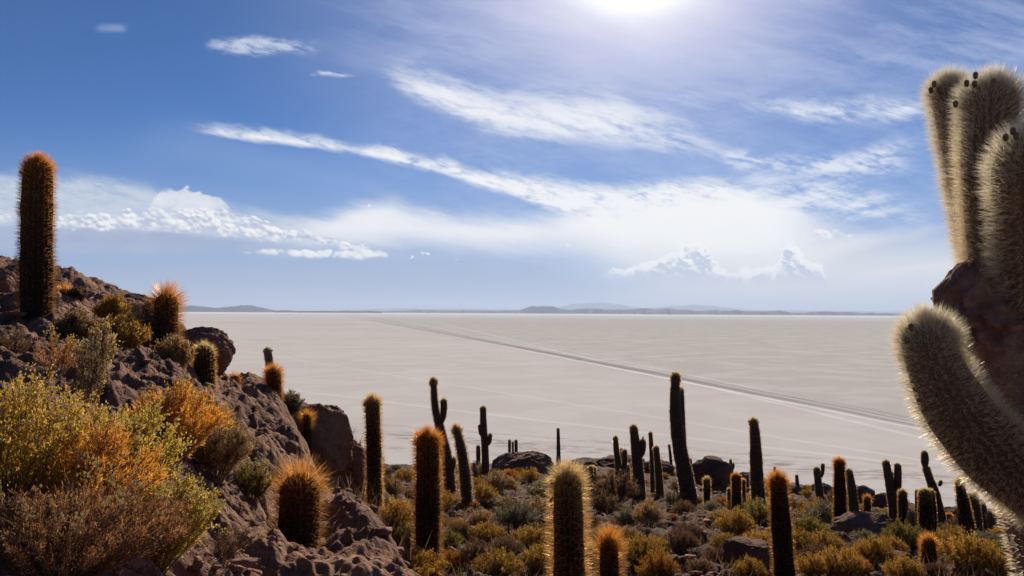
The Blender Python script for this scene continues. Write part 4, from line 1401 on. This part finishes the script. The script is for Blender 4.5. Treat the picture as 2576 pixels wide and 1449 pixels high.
# name, kind, foot px, foot py (approx), depth, width px, height px
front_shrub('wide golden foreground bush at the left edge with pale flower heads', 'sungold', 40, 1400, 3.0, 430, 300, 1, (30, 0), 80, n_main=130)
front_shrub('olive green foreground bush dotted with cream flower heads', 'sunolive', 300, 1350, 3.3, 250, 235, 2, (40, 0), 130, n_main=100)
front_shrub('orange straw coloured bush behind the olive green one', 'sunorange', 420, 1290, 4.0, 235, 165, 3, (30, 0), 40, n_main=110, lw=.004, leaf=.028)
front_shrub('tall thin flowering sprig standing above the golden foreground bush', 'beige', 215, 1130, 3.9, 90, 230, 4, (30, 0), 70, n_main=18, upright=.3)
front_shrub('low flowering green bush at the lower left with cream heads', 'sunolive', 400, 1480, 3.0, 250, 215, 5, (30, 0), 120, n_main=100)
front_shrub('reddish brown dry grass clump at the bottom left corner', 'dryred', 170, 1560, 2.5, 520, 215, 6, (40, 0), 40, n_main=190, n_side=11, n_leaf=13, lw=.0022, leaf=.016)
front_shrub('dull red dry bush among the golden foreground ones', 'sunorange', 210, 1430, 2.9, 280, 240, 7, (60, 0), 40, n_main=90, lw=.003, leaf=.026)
front_shrub('pale straw bush right of the orange foreground bush', 'beige', 555, 1310, 4.7, 150, 130, 8, (10, 0), 0, n_main=70, leaf=.024, lw=.004)
front_shrub('small yellow green bush above the squat fiery cactus', 'olive', 640, 1240, 5.2, 120, 90, 9, (0, 0), 20, n_main=50)
front_shrub('bare purplish twig bush on the rock left of the squat fiery cactus', 'dry', 575, 1180, 5.6, 100, 110, 10, (0, 0), 0, n_main=45, n_leaf=4, lw=.003)
front_shrub('small leafy sprigs at the rock edge with cream flower heads', 'olive', 455, 1180, 4.3, 130, 130, 11, (20, 0), 60, n_main=28, upright=.3)
front_shrub('golden sprig on the rock at the left edge', 'orange', 150, 1000, 4.6, 110, 90, 12, (0, 0), 10, n_main=20, n_leaf=8)
front_shrub('dry straw tuft in the bottom middle on the grey rock', 'dry', 560, 1470, 3.6, 160, 70, 13, (30, 0), 8, n_main=30, n_leaf=5, lw=.003)
# shrubs on the hillside
front_shrub('round golden bush on the slope left of the flaring golden cactus', 'gold', 286, 835, 8.7, 84, 64, 21, n_main=90, n_leaf=9, leaf=.04, lw=.009)
front_shrub('yellow bush at the foot of the flaring golden cactus', 'gold', 305, 925, 6.9, 130, 84, 22, n_main=90, n_leaf=10, leaf=.035, lw=.008)
front_shrub('beige straw bush hugging the base of the flaring golden cactus', 'beige', 438, 965, 7.0, 104, 84, 23, n_main=90, n_leaf=10, leaf=.035, lw=.008)
front_shrub('brown twiggy bush between the yellow bush and the flaring cactus', 'dry', 362, 918, 7.5, 90, 90, 24, n_main=60, n_leaf=6, leaf=.03, lw=.006)
front_shrub('pale golden bush on the rock below the tall column cactus', 'beige', 195, 862, 7.6, 90, 70, 25, n_main=80, n_leaf=9, leaf=.04, lw=.008)
front_shrub('dark green bush on the ridge edge right of the short orange cactus', 'grey', 735, 1012, 11.5, 56, 56, 26, n_main=50, n_leaf=8, leaf=.05, lw=.012)
front_shrub('low brown bush beside the small round orange cactus', 'dry', 192, 795, 9.2, 44, 36, 27, n_main=40, n_leaf=8, leaf=.04, lw=.01)
front_shrub('dry twig tangle on the rock at the far left edge', 'dry', 20, 945, 5.0, 130, 80, 28, n_main=40, n_leaf=5, leaf=.03, lw=.005)

# prototypes for the valley
PROTO = {}
KINDS_ = ['gold', 'olive', 'dry', 'grey', 'beige', 'orange']
made = {}


def proto(kind, v, near):
    key = (kind, v, near)
    if key not in PROTO:
        rng = np.random.RandomState(300 + KINDS_.index(kind) * 7 + v + (50 if near else 0))
        if near:
            kw = dict(H=.62, Rad=.62, n_main=150, n_side=8, n_leaf=9, leaf=.055, lw=.015, upright=.62, stem_w=.004, twig=.24)
        else:
            kw = dict(H=.62, Rad=.62, n_main=80, n_side=6, n_leaf=6, leaf=.085, lw=.028, upright=.62, stem_w=.006, twig=.26)
        lf, st, _ = shrub_geo(rng, **kw)
        PROTO[key] = (new_mesh('foliage', lf[0], [lf[1]], [M_LEAF[kind]], False, {'var': lf[2]}), new_mesh('stems', st[0], [st[1]], [M_TWIG], False))
    return PROTO[key]


SHADE = {'gold': 'golden', 'olive': 'olive green', 'dry': 'dry brown', 'grey': 'grey green', 'beige': 'straw coloured', 'orange': 'orange tinted'}
used = set()
PLACED = []


def describe(kind, px, py, d, size):
    sz = 'large' if size > 1.05 else ('small' if size < .55 else 'round')
    c = SHADE[kind]
    near = sorted(LANDMARKS, key=lambda q: abs(q[0] - px) + abs(q[1] - py) * 1.5)

    def rel(q):
        if abs(q[0] - px) < 22:
            return 'in front of' if py > q[1] else 'behind'
        return 'left of' if px < q[0] else 'right of'
    cands = []
    for q in near[:3]:
        dist_ = 'just ' if abs(q[0] - px) + abs(q[1] - py) < 60 else ''
        cands.append(f"{sz} {c} bush {dist_}{rel(q)} {q[3]}")
    for q in near[:5]:
        if py > q[1] + 12:
            cands.append(f"{sz} {c} bush downslope and {rel(q)} {q[3]}")
        elif py < q[1] - 12:
            cands.append(f"{sz} {c} bush farther off and {rel(q)} {q[3]}")
    for i_ in range(4):
        for j_ in range(i_ + 1, 5):
            a, b = sorted((near[i_], near[j_]))
            if a[0] < px < b[0]:
                cands.append(f"{sz} {c} bush between {a[3]} and {b[3]}")
    cands = [q for q in cands if len(q.split()) <= 16]
    for q in cands:
        if q not in used:
            used.add(q)
            return q
    return cands[0]


def valley_bush(px, py, w, kind, v=0, squash=1.0):
    d = hit(px, py, 7.0)
    if d is None or d > 100:
        return
    k = d / FPX
    size = w * k                                   # metres across
    r = ray(px, py)
    x = r[0] * d
    z = ground_at(x, d)
    fm, sm = proto(kind, v % 3, d < 17)
    root = empty('bush', (x, d, z - .02))
    rnd = random.Random(int(px * 13 + py * 7))
    root.rotation_euler = (0, 0, rnd.random() * 6.28)
    s = size / 1.24
    root.scale = (s, s, s * squash * rnd.uniform(.85, 1.25))
    tag(root, describe(kind, px, py, d, size), 'bush', 'bushes scattered over the valley slope')
    link('foliage', fm, root)
    link('stems', sm, root)
    PLACED.append((px, py, w))


for i_, (px, py, w, kind) in enumerate([
    (1300, 1325, 120, 'grey'), (1340, 1382, 120, 'gold'), (1200, 1425, 110, 'dry'), (1275, 1400, 90, 'dry'), (1250, 1455, 130, 'gold'), (1135, 1425, 70, 'orange'),
    (1355, 1435, 100, 'gold'), (1000, 1335, 120, 'gold'), (1030, 1370, 90, 'olive'), (985, 1245, 70, 'beige'), (1020, 1210, 60, 'gold'), (950, 1225, 50, 'dry'),
    (1215, 1260, 70, 'gold'), (1255, 1235, 80, 'beige'), (1200, 1232, 60, 'gold'), (1195, 1200, 60, 'beige'), (1330, 1215, 60, 'gold'), (1285, 1230, 40, 'gold'),
    (1350, 1295, 90, 'beige'), (1170, 1278, 30, 'gold'), (1195, 1272, 24, 'orange'),
    (1500, 1250, 80, 'dry'), (1555, 1265, 110, 'dry'), (1560, 1228, 70, 'beige'), (1580, 1325, 70, 'grey'), (1630, 1318, 80, 'beige'), (1520, 1290, 90, 'dry'), (1600, 1255, 50, 'beige'),
    (1620, 1425, 130, 'gold'), (1655, 1390, 70, 'gold'), (1710, 1385, 90, 'dry'), (1805, 1408, 60, 'dry'), (1655, 1455, 100, 'orange'),
    (1850, 1355, 100, 'gold'), (1830, 1385, 90, 'gold'), (1905, 1310, 90, 'olive'), (1855, 1285, 60, 'gold'), (1900, 1265, 50, 'gold'), (1790, 1285, 50, 'grey'),
    (1720, 1290, 60, 'dry'), (1690, 1268, 50, 'grey'), (2030, 1345, 100, 'olive'), (2075, 1320, 100, 'grey'), (2040, 1300, 60, 'gold'), (2010, 1382, 90, 'gold'),
    (2075, 1395, 90, 'gold'), (2055, 1418, 80, 'dry'), (2110, 1455, 120, 'gold'), (2040, 1450, 80, 'gold'), (2200, 1415, 90, 'gold'), (2160, 1440, 60, 'orange'), (2240, 1395, 80, 'gold'),
    (2280, 1385, 110, 'olive'), (2300, 1345, 70, 'gold'), (2400, 1395, 110, 'gold'), (2410, 1355, 90, 'dry'), (2480, 1385, 90, 'grey'), (2510, 1425, 130, 'olive'), (2440, 1440, 140, 'gold'),
    (2545, 1455, 110, 'gold'), (2520, 1360, 60, 'gold'), (2230, 1300, 44, 'gold'), (2215, 1310, 44, 'olive'), (2390, 1320, 40, 'gold'), (2160, 1285, 40, 'gold'),
    (2275, 1462, 90, 'gold'), (1760, 1440, 70, 'dry'), (1885, 1460, 80, 'gold'), (1480, 1330, 60, 'dry'), (1480, 1400, 60, 'grey'), (1160, 1350, 60, 'dry'),
]):
    valley_bush(px, py, w, kind, i_)
rnd = random.Random(4)
tries = 0
nb = 0
while nb < 165 and tries < 3000:
    tries += 1
    px = rnd.uniform(900, 2640)
    crest = float(np.interp(px, [900, 1300, 1700, 2100, 2300, 2600], [1176, 1182, 1190, 1240, 1278, 1305]))
    py = crest + (1470 - crest) * rnd.random() ** 1.7
    d = hit(px, py, 7.0)
    if d is None or d > 90:
        continue
    w = rnd.choice((.35, .5, .6, .8, 1.0, 1.25)) * rnd.uniform(.85, 1.15) / d * FPX
    if d < 14 and rnd.random() < .35:
        continue
    if any(abs(px - a) < (w + b) * .34 and abs(py - c) < (w + b) * .18 for a, c, b in PLACED):
        continue
    valley_bush(px, py, w, rnd.choices(KINDS_, [40, 6, 30, 4, 20, 8])[0], nb, rnd.uniform(.55, .95))
    nb += 1

# dry grass between the bushes: nobody could count it
rg = np.random.RandomState(55)
NT = 1500
gpx = rg.uniform(850, 2700, NT)
gd = np.exp(rg.uniform(math.log(6.5), math.log(48), NT))
gx = (gpx - CX) / FPX * gd
ok = rockiness(gx, gd) < .5
gx, gd = gx[ok], gd[ok]
gz = terrain(gx, gd)
nbl = 14
bx = np.repeat(gx, nbl) + rg.normal(0, .09, len(gx) * nbl)
by = np.repeat(gd, nbl) + rg.normal(0, .09, len(gx) * nbl)
bz = np.repeat(gz, nbl) - .02
bd = np.stack([rg.normal(0, .45, len(bx)), rg.normal(0, .45, len(bx)), np.ones(len(bx))], 1)
bl = rg.uniform(.08, .28, len(bx))[:, None]
bp = np.stack([bx, by, bz], 1)
an = rg.rand(len(bx)) * 6.28
sd = np.stack([np.cos(an), np.sin(an), 0 * an], 1) * (.003 + np.repeat(gd, nbl) * .00022)[:, None]
gv_ = np.stack([bp - sd, bp + sd, bp + bd * bl * .6 + sd * .6, bp + bd * bl * .6 - sd * .6, bp + bd * bl], 1).reshape(-1, 3)
b0 = np.arange(len(bx)) * 5
tag(link('dry_grass', new_mesh('dry_grass', gv_, [np.stack([b0, b0 + 1, b0 + 2, b0 + 3], -1), np.stack([b0 + 3, b0 + 2, b0 + 4], -1)], [M_LEAF['dry'], ], False, {'var': np.repeat(rg.rand(len(bx)), 5)})),
    'thin dry grass between the bushes of the slope', 'grass', kind='stuff')

# ------------------------------------------------------------------ haze
HAZE = True
if HAZE:
    mt, nt, out = new_mat('air_haze')
    pv = nt.nodes.new('ShaderNodeVolumePrincipled')
    pv.inputs['Color'].default_value = (.56, .68, .92, 1)
    pv.inputs['Density'].default_value = 4.2e-5
    pv.inputs['Anisotropy'].default_value = .2
    nt.links.new(pv.outputs[0], out.inputs['Volume'])
    hx, zb, zt = 60000.0, -70.0, 650.0
    V = np.array([[x, y, z] for z in (zb, zt) for y in (-hx, hx) for x in (-hx, hx)])
    F = np.array([[0, 2, 3, 1], [4, 5, 7, 6], [0, 1, 5, 4], [2, 6, 7, 3], [0, 4, 6, 2], [1, 3, 7, 5]])
    tag(link('haze', new_mesh('haze', V, [F], [mt], False)), 'thin blue haze over the far salt flat and hills', 'haze', kind='stuff')
